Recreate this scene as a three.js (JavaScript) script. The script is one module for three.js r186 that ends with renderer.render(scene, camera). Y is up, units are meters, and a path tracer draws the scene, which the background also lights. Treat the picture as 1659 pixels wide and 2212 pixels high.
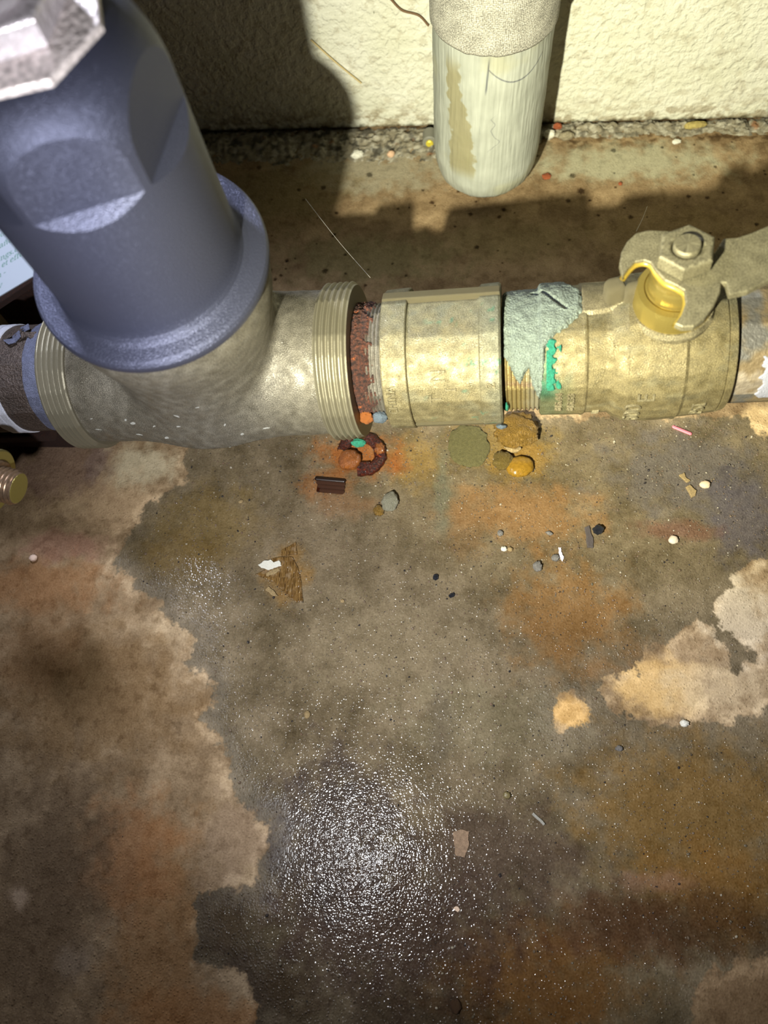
import * as THREE from 'three';
import { MarchingCubes } from 'three/addons/objects/MarchingCubes.js';
import { mergeGeometries, mergeVertices, toCreasedNormals } from 'three/addons/utils/BufferGeometryUtils.js';
import { TextGeometry } from 'three/addons/geometries/TextGeometry.js';
import { FontLoader } from 'three/addons/loaders/FontLoader.js';
import { RoundedBoxGeometry } from 'three/addons/geometries/RoundedBoxGeometry.js';
import { Brush, Evaluator, SUBTRACTION } from 'three-bvh-csg';

// ---------------------------------------------------------------- camera, lights, exposure
const scene = new THREE.Scene();
scene.background = new THREE.Color(0x000000);
const camera = new THREE.PerspectiveCamera(67.27, 1659 / 2212, 0.01, 20);
camera.position.set(0, 0.459, 0.528);
camera.up.set(-0.021, 0.3842, -0.923);
camera.lookAt(0 - 0.09, 0.459 - 0.9202, 0.528 - 0.381);
camera.focus = 0.45; camera.userData.fStop = 7;

const renderer = new THREE.WebGLRenderer({ antialias: true });
renderer.toneMapping = THREE.LinearToneMapping;
renderer.toneMappingExposure = 1.0;
renderer.shadowMap.enabled = true;
renderer.shadowMap.type = THREE.PCFSoftShadowMap;

// Hand torch held low at the viewer's left: a wide neutral flood and a yellower hot core from the same head.
function spot(pos, target, color, intensity, angle, penumbra, radius) {
  const l = new THREE.SpotLight(color, intensity, 0, angle, penumbra, 2);
  l.position.set(...pos); l.target.position.set(...target);
  l.castShadow = true; l.shadow.radius = radius; l.shadow.mapSize.set(2048, 2048); l.shadow.camera.near = 0.02; l.shadow.bias = -0.0005;
  scene.add(l, l.target); return l;
}
const TORCH = [-0.083, 0.340, 0.552];
spot(TORCH, [0.14, 0.0, 0.15], new THREE.Color().setRGB(0.95, 0.97, 1), 0.85, 1.17, 1, 0.25);
spot(TORCH, [0.21, 0.03, 0.0], new THREE.Color().setRGB(1, 0.965, 0.56), 1.6, 0.66, 1, 0.25);
// Cool row of work-light diodes above the pressure valve, towards the back wall.
for (let k = 0; k < 4; k++) spot([-0.28 + 0.017 * k, 0.425, 0.15 + 0.018 * k], [-0.14, 0.2, 0.34], new THREE.Color().setRGB(0.8, 0.85, 1), 0.14, 0.8, 1, 0.7);

// ---------------------------------------------------------------- helpers
let seed = 7;
function rnd() { seed = (seed * 1664525 + 1013904223) >>> 0; return seed / 4294967296; }
const lerp = (a, b, t) => a + (b - a) * t, clamp = (x, a = 0, b = 1) => Math.max(a, Math.min(b, x));
const sstep = (a, b, x) => { const t = clamp((x - a) / (b - a)); return t * t * (3 - 2 * t); };
const PERM = new Uint8Array(512); { const p = []; for (let i = 0; i < 256; i++) p.push(i); for (let i = 255; i > 0; i--) { const j = Math.floor(rnd() * (i + 1)); [p[i], p[j]] = [p[j], p[i]]; } for (let i = 0; i < 512; i++) PERM[i] = p[i & 255]; }
const G2 = []; for (let i = 0; i < 256; i++) { const a = i / 256 * 2 * Math.PI; G2.push(Math.cos(a), Math.sin(a)); }
// gradient noise, about -0.7..0.7; per > 0 repeats every per cells
function n2(x, y, per = 0) {
  let x0 = Math.floor(x), y0 = Math.floor(y); const fx = x - x0, fy = y - y0;
  let x1 = x0 + 1, y1 = y0 + 1;
  if (per) { x0 = ((x0 % per) + per) % per; x1 = ((x1 % per) + per) % per; y0 = ((y0 % per) + per) % per; y1 = ((y1 % per) + per) % per; }
  x0 &= 255; x1 &= 255; y0 &= 255; y1 &= 255;
  const u = fx * fx * fx * (fx * (fx * 6 - 15) + 10), v = fy * fy * fy * (fy * (fy * 6 - 15) + 10);
  const a = PERM[PERM[x0] + y0] * 2, b = PERM[PERM[x1] + y0] * 2, c = PERM[PERM[x0] + y1] * 2, d = PERM[PERM[x1] + y1] * 2;
  const na = G2[a] * fx + G2[a + 1] * fy, nb = G2[b] * (fx - 1) + G2[b + 1] * fy, nc = G2[c] * fx + G2[c + 1] * (fy - 1), nd = G2[d] * (fx - 1) + G2[d + 1] * (fy - 1);
  const p = na + (nb - na) * u, q = nc + (nd - nc) * u; return p + (q - p) * v;
}
function fbm(x, y, oct, per = 0, gain = 0.5) { let s = 0, a = 1, f = 1; for (let o = 0; o < oct; o++) { s += a * n2(x * f + o * 17, y * f + o * 31, per ? per * f : 0); a *= gain; f *= 2; } return s; }
function n3(x, y, z) { return (n2(x + z * 0.71, y - z * 0.37) + n2(y * 1.03 + 41, z * 1.1 + x * 0.2) + n2(z + 87 - y * 0.13, x * 0.97 + 5)) * 0.6; }
const toLin = c => c <= 0.04045 ? c / 12.92 : Math.pow((c + 0.055) / 1.055, 2.4);
const rgb = (r, g, b) => new THREE.Color().setRGB(toLin(r / 255), toLin(g / 255), toLin(b / 255));

// texture from a function of (i, j) -> [r, g, b] in 0..255 (colour, sRGB) or a number 0..1 (data)
function tex(w, h, fn, srgb, wrap = THREE.RepeatWrapping) {
  const a = new Uint8Array(w * h * 4);
  for (let j = 0; j < h; j++) for (let i = 0; i < w; i++) {
    const v = fn(i, j), k = (j * w + i) * 4;
    if (typeof v === 'number') a[k] = a[k + 1] = a[k + 2] = clamp(v) * 255;
    else { a[k] = clamp(v[0], 0, 255); a[k + 1] = clamp(v[1], 0, 255); a[k + 2] = clamp(v[2], 0, 255); }
    a[k + 3] = 255;
  }
  const t = new THREE.DataTexture(a, w, h, THREE.RGBAFormat);
  t.wrapS = t.wrapT = wrap; t.magFilter = THREE.LinearFilter; t.minFilter = THREE.LinearMipmapLinearFilter; t.generateMipmaps = true;
  if (srgb) t.colorSpace = THREE.SRGBColorSpace;
  t.needsUpdate = true; return t;
}
function tiled(t, metres, my = metres) { const c = t.clone(); c.repeat.set(1 / metres, 1 / my); c.needsUpdate = true; return c; }
const names = {};
function numbered(n) { const k = names[n] = (names[n] ?? -1) + 1; return k ? `${n}_${String(k).padStart(3, '0')}` : n; }
function mesh(name, geo, mat, parent) { const m = new THREE.Mesh(geo, mat); m.name = parent === scene ? numbered(name) : name; m.castShadow = m.receiveShadow = true; parent.add(m); return m; }
function thing(name, label, category, pos = [0, 0, 0], rot = [0, 0, 0], group) {
  const o = new THREE.Group(); o.name = numbered(name); o.position.set(...pos); o.rotation.set(...rot);
  o.userData = { label, category }; if (group) o.userData.group = group; scene.add(o); return o;
}
function tag(o, label, category, group) { o.userData.label = label; o.userData.category = category; if (group) o.userData.group = group; return o; }
function struct(name, geo, mat) { const m = mesh(name, geo, mat, scene); m.userData.kind = 'structure'; return m; }
const std = o => new THREE.MeshStandardMaterial(o);

// lathe about +x: profile of [s, r]; sharp corners kept by creasing; uv in metres
function latheX(profile, seg = 96, crease = 0.6, wob) {
  const g0 = new THREE.LatheGeometry(profile.map(p => new THREE.Vector2(Math.max(p[1], 1e-5), p[0])), seg);
  g0.rotateZ(-Math.PI / 2);
  let rm = 0; for (const p of profile) rm = Math.max(rm, p[1]);
  const uv = g0.attributes.uv, ps = g0.attributes.position, L = profile.length;
  let arc = [0]; for (let i = 1; i < L; i++) arc.push(arc[i - 1] + Math.hypot(profile[i][0] - profile[i - 1][0], profile[i][1] - profile[i - 1][1]));
  for (let i = 0; i < uv.count; i++) {
    uv.setXY(i, arc[i % L], Math.floor(i / L) / seg * 2 * Math.PI * rm);
    if (wob) { const x = ps.getX(i), y = ps.getY(i), z = ps.getZ(i), r = Math.hypot(y, z), a = Math.atan2(z, y), k = r > 1e-4 ? (r + wob(x, a, r)) / r : 1; ps.setXYZ(i, x, y * k, z * k); }
  }
  g0.deleteAttribute('normal');
  if (!crease) { g0.computeVertexNormals(); return g0; }
  return toCreasedNormals(g0, crease);
}
function threads(s0, s1, r, depth, n) { const o = []; for (let i = 0; i < n; i++) { const a = s0 + (s1 - s0) * i / n, w = (s1 - s0) / n; o.push([a + w * 0.08, r - depth], [a + w * 0.38, r - depth * 0.12], [a + w * 0.5, r], [a + w * 0.62, r - depth * 0.12], [a + w * 0.92, r - depth]); } return o; }

// solid from a signed distance function inside a box
function sdfGeo(sdf, lo, hi, res, eps = 0.0004) {
  const mc = new MarchingCubes(res, new THREE.MeshBasicMaterial(), false, false, 220000);
  const hs = res / 2, f = mc.field; mc.isolation = 0;
  for (let k = 0; k < res; k++) for (let j = 0; j < res; j++) for (let i = 0; i < res; i++) {
    const x = lerp(lo[0], hi[0], i / res), y = lerp(lo[1], hi[1], j / res), z = lerp(lo[2], hi[2], k / res);
    f[k * res * res + j * res + i] = -sdf(x, y, z);
  }
  mc.update();
  const n = mc.count, p = new Float32Array(n * 3);
  for (let i = 0; i < n; i++) for (let a = 0; a < 3; a++) p[i * 3 + a] = lerp(lo[a], hi[a], (mc.positionArray[i * 3 + a] * hs + hs) / res);
  let g = new THREE.BufferGeometry(); g.setAttribute('position', new THREE.BufferAttribute(p, 3));
  g = mergeVertices(g, 1e-6);
  const q = g.attributes.position, nn = new Float32Array(q.count * 3);
  for (let i = 0; i < q.count; i++) {
    const x = q.getX(i), y = q.getY(i), z = q.getZ(i);
    const a = sdf(x + eps, y, z) - sdf(x - eps, y, z), b = sdf(x, y + eps, z) - sdf(x, y - eps, z), c = sdf(x, y, z + eps) - sdf(x, y, z - eps), l = Math.hypot(a, b, c) || 1;
    nn[i * 3] = a / l; nn[i * 3 + 1] = b / l; nn[i * 3 + 2] = c / l;
    
  }
  g.setAttribute('normal', new THREE.BufferAttribute(nn, 3));
  g = g.toNonIndexed();                                       // box-mapped uv, in metres, side by side for each triangle
  const P = g.attributes.position, N = g.attributes.normal, u2 = new Float32Array(P.count * 2);
  for (let t = 0; t < P.count; t += 3) {
    const ax = Math.abs(N.getX(t) + N.getX(t + 1) + N.getX(t + 2)), ay = Math.abs(N.getY(t) + N.getY(t + 1) + N.getY(t + 2)), az = Math.abs(N.getZ(t) + N.getZ(t + 1) + N.getZ(t + 2));
    for (let i = t; i < t + 3; i++) { const x = P.getX(i), y = P.getY(i), z = P.getZ(i); u2[2 * i] = ax > ay && ax > az ? z : x; u2[2 * i + 1] = ay > ax && ay > az ? z : y; }
  }
  g.setAttribute('uv', new THREE.BufferAttribute(u2, 2)); return g;
}
const smin = (a, b, k) => { const h = clamp(0.5 + 0.5 * (b - a) / k); return lerp(b, a, h) - k * h * (1 - h); };

// lump: displaced icosphere, squashed, resting on y = 0
function lump(rx, ry, rz, sd, rough = 0.25, detail = 3, freq = 2.2) {
  let g = new THREE.IcosahedronGeometry(1, detail); g.deleteAttribute('normal'); g.deleteAttribute('uv'); g = mergeVertices(g, 1e-4);
  const p = g.attributes.position; let mn = 9;
  for (let i = 0; i < p.count; i++) {
    const x = p.getX(i), y = p.getY(i), z = p.getZ(i), k = 1 + rough * (n3(x * freq + sd, y * freq - sd, z * freq + sd * 2) + 0.5 * n3(x * freq * 2.7 + sd, y * freq * 2.7, z * freq * 2.7 - sd));
    p.setXYZ(i, x * k * rx, y * k * ry, z * k * rz); mn = Math.min(mn, y * k * ry);
  }
  g.translate(0, -mn * 0.8, 0); g.computeVertexNormals();
  const uv = new Float32Array(p.count * 2); for (let i = 0; i < p.count; i++) { uv[2 * i] = p.getX(i); uv[2 * i + 1] = p.getZ(i) + p.getY(i); }
  g.setAttribute('uv', new THREE.BufferAttribute(uv, 2)); return g;
}
// chip: outline of [x, z] in metres, thickness t, rounded edge, lying on y = 0
function chip(outline, t, jag = 0.0005) {
  const pts = []; for (let i = 0; i < outline.length; i++) { const a = outline[i], b = outline[(i + 1) % outline.length]; for (let k = 0; k < 4; k++) { const q = k / 4; pts.push(new THREE.Vector2(lerp(a[0], b[0], q) + (rnd() - 0.5) * jag, -lerp(a[1], b[1], q) + (rnd() - 0.5) * jag)); } }
  const g = new THREE.ExtrudeGeometry(new THREE.Shape(pts), { depth: t * 0.6, bevelEnabled: true, bevelThickness: t * 0.2, bevelSize: t * 0.25, bevelOffset: -t * 0.25, bevelSegments: 2, steps: 1 });
  g.rotateX(-Math.PI / 2); g.translate(0, t * 0.2, 0); return g;
}

// ---------------------------------------------------------------- surface textures
const castBump = tex(512, 512, (i, j) => 0.5 + 0.18 * n2(i / 512 * 52, j / 512 * 52, 52) + 0.4 * n2(i / 512 * 110, j / 512 * 110, 110) + 0.35 * n2(i / 512 * 170, j / 512 * 170, 170), false);
const castTone = tex(512, 512, (i, j) => { const v = 215 + 34 * fbm(i / 512 * 10, j / 512 * 10, 4, 10) + 95 * n2(i / 512 * 100, j / 512 * 100, 100); return [v, v * 0.985, v * 0.95]; }, true);
const roughMix = tex(256, 256, (i, j) => 0.62 + 0.5 * fbm(i / 256 * 8, j / 256 * 8, 4, 8), false);
const rustTone = tex(512, 512, (i, j) => {
  const a = fbm(i / 512 * 14, j / 512 * 14, 5, 14, 0.65), b = n2(i / 512 * 90, j / 512 * 90, 90), o = 0.8 * sstep(0.34, 0.7, fbm(i / 512 * 6 + 9, j / 512 * 6 + 2, 4, 6, 0.6));
  return [lerp(78, 190, o) + 60 * a + 45 * b, lerp(44, 96, o) + 32 * a + 28 * b, lerp(34, 34, o) + 18 * a + 20 * b];
}, true);
const crumbBump = tex(512, 512, (i, j) => 0.5 + 0.7 * fbm(i / 512 * 28, j / 512 * 28, 4, 28, 0.7), false);
const weaveBump = tex(256, 256, (i, j) => { const u = i / 256 * 16, v = j / 256 * 16, k = (Math.floor(u) + Math.floor(v)) & 1, s = Math.abs(Math.sin(u * Math.PI)), t = Math.abs(Math.sin(v * Math.PI)); return (k ? s * 0.7 + 0.3 * t : t * 0.7 + 0.3 * s); }, false);

const M = {};
M.brass = std({ color: rgb(124, 119, 109), metalness: 0.4, roughness: 0.92, roughnessMap: tiled(roughMix, 0.05), map: tiled(castTone, 0.05), bumpMap: tiled(castBump, 0.05), bumpScale: 0.00024 });
M.brassTint = std({ color: rgb(128, 120, 98), metalness: 0.45, roughness: 0.95, roughnessMap: tiled(roughMix, 0.05), map: tiled(castTone, 0.05), bumpMap: tiled(castBump, 0.05), bumpScale: 0.00024, vertexColors: true });
M.brassCut = std({ color: rgb(120, 114, 97), metalness: 0.5, roughness: 0.48, bumpMap: tiled(castBump, 0.05), bumpScale: 0.00008 });
M.brassBright = std({ color: rgb(150, 132, 72), metalness: 0.7, roughness: 0.32, bumpMap: tiled(castBump, 0.06), bumpScale: 0.0001 });
M.plastic = std({ color: rgb(76, 78, 96), roughness: 0.45, metalness: 0.7, bumpMap: tiled(castBump, 0.05), bumpScale: 0.00028 });
M.zinc = std({ color: rgb(238, 228, 232), metalness: 0.2, roughness: 0.38, map: tiled(castTone, 0.2), bumpMap: tiled(crumbBump, 0.09), bumpScale: 0.0004 });
M.zincDark = std({ color: rgb(196, 188, 192), metalness: 0.4, roughness: 0.3, bumpMap: tiled(crumbBump, 0.12), bumpScale: 0.0004 });
M.rust = std({ map: tiled(rustTone, 0.03), roughness: 0.9, bumpMap: tiled(crumbBump, 0.014), bumpScale: 0.0011 });
M.rustWet = std({ map: tiled(rustTone, 0.02), color: rgb(255, 200, 150), roughness: 0.25, bumpMap: tiled(crumbBump, 0.02), bumpScale: 0.0005 });
M.steelThread = std({ color: rgb(128, 124, 120), metalness: 0.4, roughness: 0.55, map: tiled(castTone, 0.03), bumpMap: tiled(crumbBump, 0.02), bumpScale: 0.0002, vertexColors: true });
M.steelDark = std({ color: rgb(92, 80, 76), metalness: 0.3, roughness: 0.55, map: tiled(castTone, 0.08), bumpMap: tiled(crumbBump, 0.05), bumpScale: 0.0005 });
M.steelPlate = std({ color: rgb(146, 140, 118), metalness: 0.55, roughness: 0.55, map: tiled(castTone, 0.06), bumpMap: tiled(castBump, 0.06), bumpScale: 0.0001 });
M.galv = std({ metalness: 0.35, roughness: 0.6, bumpMap: tiled(crumbBump, 0.05), bumpScale: 0.0002, map: tex(512, 256, (i, j) => { const a = sstep(-0.1, 0.35, fbm(i / 512 * 7, j / 256 * 7, 4, 7)), b = sstep(0.15, 0.4, fbm(i / 512 * 5 + 3, j / 256 * 5 + 8, 4, 5)), k = 12 * n2(i / 512 * 60, j / 256 * 60, 60); return [lerp(112, 88, a) + 30 * b + k, lerp(96, 85, a) + 34 * b + k, lerp(72, 82, a) + 44 * b + k]; }, true) });
M.galv.map.repeat.set(1 / 0.14, 1 / 0.14);
M.putty = std({ color: rgb(118, 130, 127), roughness: 0.75, map: tiled(castTone, 0.045), bumpMap: tiled(crumbBump, 0.03), bumpScale: 0.0006 });
M.paste = std({ color: rgb(112, 118, 150), roughness: 0.5, map: tiled(castTone, 0.03), bumpMap: tiled(crumbBump, 0.02), bumpScale: 0.0004 });
M.pasteGrey = std({ color: rgb(94, 106, 120), roughness: 0.6, bumpMap: tiled(crumbBump, 0.015), bumpScale: 0.0005 });
M.tape = std({ color: rgb(206, 208, 222), roughness: 0.55, bumpMap: tiled(crumbBump, 0.02), bumpScale: 0.0003 });
M.verdigris = std({ color: rgb(52, 176, 150), roughness: 0.85, map: tiled(castTone, 0.012), bumpMap: tiled(crumbBump, 0.01), bumpScale: 0.0008 });
M.white = std({ color: rgb(228, 226, 216), roughness: 0.75, bumpMap: tiled(crumbBump, 0.02), bumpScale: 0.0003 });
M.card = std({ color: rgb(214, 228, 236), roughness: 0.55 });
M.zincYellow = std({ color: rgb(168, 158, 92), metalness: 0.75, roughness: 0.35, bumpMap: tiled(castBump, 0.03), bumpScale: 0.0001 });
M.boltSteel = std({ color: rgb(176, 150, 128), metalness: 0.8, roughness: 0.35, map: tiled(castTone, 0.03) });
M.rustBracket = std({ map: tiled(rustTone, 0.08), color: rgb(215, 205, 190), roughness: 0.85, bumpMap: tiled(crumbBump, 0.04), bumpScale: 0.0007 });

// ---------------------------------------------------------------- the setting: floor, walls, ceiling
const FX0 = -0.36, FZ0 = 0, FW = 0.66;                       // the painted stretch of floor, in metres
const px = 0.00029;                                           // one pixel of the survey photo on the floor, about
const WET = [[-0.184, 0.2708],[-0.1816, 0.2907],[-0.182, 0.3188],[-0.2002, 0.3344],[-0.2191, 0.3694],[-0.2191, 0.3774],[-0.199, 0.394],[-0.1838, 0.4027],[-0.1754, 0.4173],[-0.1556, 0.4248],[-0.1629, 0.44],[-0.1472, 0.4478],[-0.1414, 0.4587],[-0.1447, 0.475],[-0.1335, 0.4851],[-0.1232, 0.5102],[-0.1051, 0.5265],[-0.0974, 0.5285],[-0.1013, 0.5476],[-0.1049, 0.5605],[-0.1341, 0.5645],[-0.135, 0.5758],[-0.1286, 0.5983],[-0.1089, 0.5992],[-0.099, 0.6091],[-0.0916, 0.6407],[0.2089, 0.6192],[0.2449, 0.2641]];
const DRY = [
  [[0.2083, 0.3578],[0.186, 0.3629],[0.1699, 0.3723],[0.1615, 0.3871],[0.152, 0.4017],[0.1381, 0.4069],[0.1265, 0.4184],[0.1123, 0.4239],[0.1088, 0.4355],[0.0886, 0.4389],[0.0842, 0.4471],[0.0948, 0.4593],[0.1125, 0.4641],[0.1317, 0.4633],[0.1449, 0.4576],[0.1634, 0.4619],[0.1745, 0.4532],[0.1943, 0.4549]],
  [[0.0584, 0.4556],[0.0678, 0.4499],[0.0775, 0.4495],[0.0792, 0.4586],[0.0767, 0.4691],[0.0644, 0.4709],[0.0568, 0.4635]],
  [[0.1253, 0.5942],[0.1355, 0.5834],[0.154, 0.5791],[0.1777, 0.5705],[0.1703, 0.622],[0.1201, 0.6256]],
  [[0.1905, 0.2577],[0.1969, 0.2767],[0.2188, 0.2848],[0.2238, 0.2504]]];
const WETIN = [[0.1493, 0.3961],[0.1563, 0.3987],[0.1597, 0.4084],[0.1701, 0.4157],[0.1763, 0.4229],[0.1684, 0.432],[0.1611, 0.4334],[0.1611, 0.4194],[0.1531, 0.4108],[0.1497, 0.4031]];
const SN = 384;
function sdGrid(poly) {                                       // signed distance to an outline, metres, inside positive
  const g = new Float32Array(SN * SN);
  for (let j = 0; j < SN; j++) for (let i = 0; i < SN; i++) {
    const x = FX0 + FW * i / (SN - 1), z = FZ0 + FW * j / (SN - 1); let d = 1e9, inn = false;
    for (let a = 0, b = poly.length - 1; a < poly.length; b = a++) {
      const ax = poly[a][0], az = poly[a][1], bx = poly[b][0], bz = poly[b][1], ex = bx - ax, ez = bz - az;
      const t = clamp(((x - ax) * ex + (z - az) * ez) / (ex * ex + ez * ez)), dx = x - ax - ex * t, dz = z - az - ez * t; d = Math.min(d, dx * dx + dz * dz);
      if ((az > z) !== (bz > z) && x < (bx - ax) * (z - az) / (bz - az) + ax) inn = !inn;
    }
    g[j * SN + i] = inn ? Math.sqrt(d) : -Math.sqrt(d);
  }
  return g;
}
const wetG = sdGrid(WET), dryG = DRY.map(sdGrid), inG = sdGrid(WETIN);
function at(g, x, z) { const u = clamp((x - FX0) / FW) * (SN - 1.001), v = clamp((z - FZ0) / FW) * (SN - 1.001), i = u | 0, j = v | 0, a = u - i, b = v - j; return lerp(lerp(g[j * SN + i], g[j * SN + i + 1], a), lerp(g[(j + 1) * SN + i], g[(j + 1) * SN + i + 1], a), b); }
// stains: [x, z, rx, rz (survey px), r, g, b, strength]
const STAIN = [
  [0.0443, 0.3372, 190, 80, 134, 96, 58, 0.65], [0.0709, 0.403, 150, 130, 128, 88, 46, 0.6], [0.0091, 0.3444, 60, 90, 118, 90, 60, 0.5],
  [0.1475, 0.3059, 200, 120, 96, 89, 86, 0.75], [0.1785, 0.3341, 80, 130, 84, 78, 84, 0.7], [0.1368, 0.346, 100, 26, 114, 78, 64, 0.55],
  [-0.0251, 0.3022, 70, 70, 150, 118, 62, 0.55], [-0.0078, 0.3187, 22, 120, 100, 100, 84, 0.6], [-0.0625, 0.2977, 110, 62, 146, 84, 40, 0.8], [-0.0858, 0.3186, 70, 42, 138, 84, 44, 0.6], [-0.0723, 0.3333, 90, 36, 128, 92, 62, 0.5],
  [0.0283, 0.2876, 130, 90, 128, 102, 52, 0.6], [0.0448, 0.2976, 70, 55, 142, 106, 48, 0.6], [-0.1601, 0.3485, 140, 110, 118, 96, 54, 0.5], [-0.1783, 0.3715, 120, 60, 110, 88, 50, 0.5],
  [-0.0971, 0.363, 160, 120, 122, 106, 84, 0.4], [-0.0315, 0.4265, 240, 130, 134, 120, 95, 0.5], [0.0212, 0.4677, 200, 90, 128, 120, 94, 0.35], [-0.1042, 0.3819, 55, 70, 128, 92, 44, 0.6],
  [-0.0054, 0.4689, 26, 130, 82, 74, 66, 0.25], [0.1333, 0.5115, 240, 150, 122, 90, 44, 0.6], [0.1437, 0.5492, 160, 90, 122, 86, 42, 0.6], [0.0474, 0.5973, 190, 110, 112, 74, 36, 0.7], [-0.027, 0.5747, 260, 130, 66, 50, 44, 0.7], [-0.0626, 0.5314, 150, 160, 62, 52, 48, 0.75], [-0.119, 0.5804, 70, 90, 62, 48, 34, 0.6], [0.0215, 0.5384, 200, 100, 70, 56, 48, 0.6], [0.093, 0.5673, 160, 60, 84, 56, 38, 0.6], [0.1111, 0.5457, 90, 20, 140, 106, 84, 0.6], [-0.0978, 0.609, 120, 60, 60, 46, 32, 0.7], [0.1284, 0.563, 200, 60, 62, 42, 26, 0.5], [-0.018, 0.6138, 160, 50, 58, 46, 36, 0.5],
];
const STAIN_DRY = [
  [-0.2711, 0.3064, 150, 120, 112, 88, 74, 0.7], [-0.2145, 0.3089, 100, 70, 186, 172, 142, 0.85], [-0.2223, 0.3366, 110, 80, 178, 150, 116, 0.75], [-0.2446, 0.3059, 30, 50, 112, 92, 84, 0.6], [-0.2643, 0.3929, 190, 70, 140, 98, 60, 0.7], [-0.2575, 0.3672, 120, 40, 130, 92, 74, 0.6],
  [-0.1705, 0.4201, 90, 70, 170, 148, 116, 0.55], [-0.1552, 0.4425, 60, 60, 176, 156, 128, 0.5], [-0.2158, 0.4618, 260, 160, 112, 86, 54, 0.7], [-0.1552, 0.5936, 90, 240, 142, 104, 64, 0.7], [-0.1762, 0.5495, 110, 120, 150, 102, 62, 0.6], [-0.219, 0.5752, 130, 250, 98, 78, 56, 0.7], [-0.1194, 0.5392, 80, 100, 150, 126, 100, 0.7], [-0.2575, 0.435, 110, 120, 120, 88, 56, 0.5], [-0.2356, 0.5728, 24, 24, 176, 152, 126, 0.8], [-0.1971, 0.6027, 34, 34, 140, 122, 102, 0.6],
  [-0.1278, 0.6233, 160, 60, 148, 104, 62, 0.7], [0.1193, 0.4425, 120, 70, 214, 176, 116, 0.85], [0.1707, 0.3996, 90, 110, 190, 174, 150, 0.8], [0.1553, 0.4437, 120, 60, 196, 174, 140, 0.7], [0.0674, 0.4604, 50, 44, 196, 154, 92, 0.9], [0.1477, 0.5947, 110, 90, 116, 92, 66, 0.8], [0.2009, 0.268, 50, 50, 196, 166, 122, 0.8],
  [-0.0717, 0.0444, 260, 90, 152, 142, 120, 0.95], [0.1268, 0.0398, 300, 80, 166, 160, 136, 0.95], [-0.1443, 0.067, 200, 120, 128, 112, 80, 0.8], [-0.0663, 0.1323, 260, 90, 120, 108, 74, 0.8], [0.1557, 0.109, 220, 90, 134, 112, 78, 0.8], [0.0373, 0.116, 200, 70, 130, 116, 78, 0.4],
];
const pits = []; for (let k = 0; k < 150; k++) pits.push([lerp(-0.22, 0.26, rnd()), lerp(0.02, 0.2, rnd()), 0.0007 + 0.0022 * rnd() * rnd()]);
function addStains(list, x, z, c) {
  for (const s of list) {
    const dx = (x - s[0]) / (s[2] * px), dz = (z - s[1]) / (s[3] * px); if (dx * dx + dz * dz > 3) continue;
    const d = Math.sqrt(dx * dx + dz * dz) + 0.55 * fbm(x * 70 + s[2], z * 70, 4, 0, 0.6), k = s[7] * sstep(1.25, 0.35, d);
    c[0] = lerp(c[0], s[4], k); c[1] = lerp(c[1], s[5], k); c[2] = lerp(c[2], s[6], k);
  }
}
function wetness(x, z) {
  const e = 0.006 * fbm(x * 90 + 3, z * 90, 4, 0, 0.6) + 0.0016 * fbm(x * 700, z * 700, 2);
  let d = at(wetG, x, z) + e; for (const g of dryG) d = Math.min(d, -at(g, x, z) + e); d = Math.max(d, at(inG, x, z) + e); return d;
}
const FT = 2048, wetMap = new Float32Array(FT * FT);
const floorColor = tex(FT, FT, (i, j) => {
  const x = FX0 + FW * i / FT, z = FZ0 + FW * j / FT, d = wetness(x, z), w = wetMap[j * FT + i] = sstep(-0.0012, 0.0014, d);
  const n = fbm(x * 40, z * 40, 5, 0, 0.6), f = n2(x * 900, z * 900) + 0.8 * n2(x * 1900, z * 1900);
  const a = [136 + 34 * n, 113 + 32 * n, 84 + 28 * n], b = [105 + 26 * n, 92 + 24 * n, 71 + 22 * n];
  addStains(STAIN_DRY, x, z, a); addStains(STAIN, x, z, b);
  const c = [lerp(a[0], b[0], w), lerp(a[1], b[1], w), lerp(a[2], b[2], w)];
  const rim = 26 * Math.exp(-Math.pow((d + 0.0035) / 0.0028, 2)) * sstep(-0.2, 0.3, n + 0.1);   // pale tide line of salts just outside the wet
  const grime = 14 * sstep(0.1, 0.6, fbm(x * 110 + 40, z * 110, 4, 0, 0.65)) * (1 - w) + 7 * sstep(0.3, 0.6, fbm(x * 60, z * 60 + 50, 4)) * w;
  let k = rim - grime + 17 * f + 10 * fbm(x * 220, z * 220, 3);
  if (z < 0.22) for (const p of pits) { const q = Math.hypot(x - p[0], z - p[1]) / p[2]; if (q < 1.6) k -= 70 * sstep(1.4, 0.5, q + 0.5 * n2(x * 900, z * 900)); }
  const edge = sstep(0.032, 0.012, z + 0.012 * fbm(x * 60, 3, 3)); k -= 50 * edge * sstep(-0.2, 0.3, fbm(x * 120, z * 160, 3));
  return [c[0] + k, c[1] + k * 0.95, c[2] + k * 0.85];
}, true, THREE.MirroredRepeatWrapping);
const floorRough = tex(FT / 2, FT / 2, (i, j) => { const x = FX0 + FW * i * 2 / FT, z = FZ0 + FW * j * 2 / FT, w = wetMap[j * 2 * FT + i * 2]; return lerp(0.85, 0.1 + 0.06 * fbm(x * 60, z * 60, 3), w * sstep(-0.01, 0.03, wetness(x, z) + 0.006)); }, false, THREE.MirroredRepeatWrapping);
const NB = 120, beads = []; for (let k = 0; k < NB * NB; k++) beads.push(rnd(), rnd(), 0.25 + 0.4 * rnd(), 0.9 * Math.pow(rnd(), 3));
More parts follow.
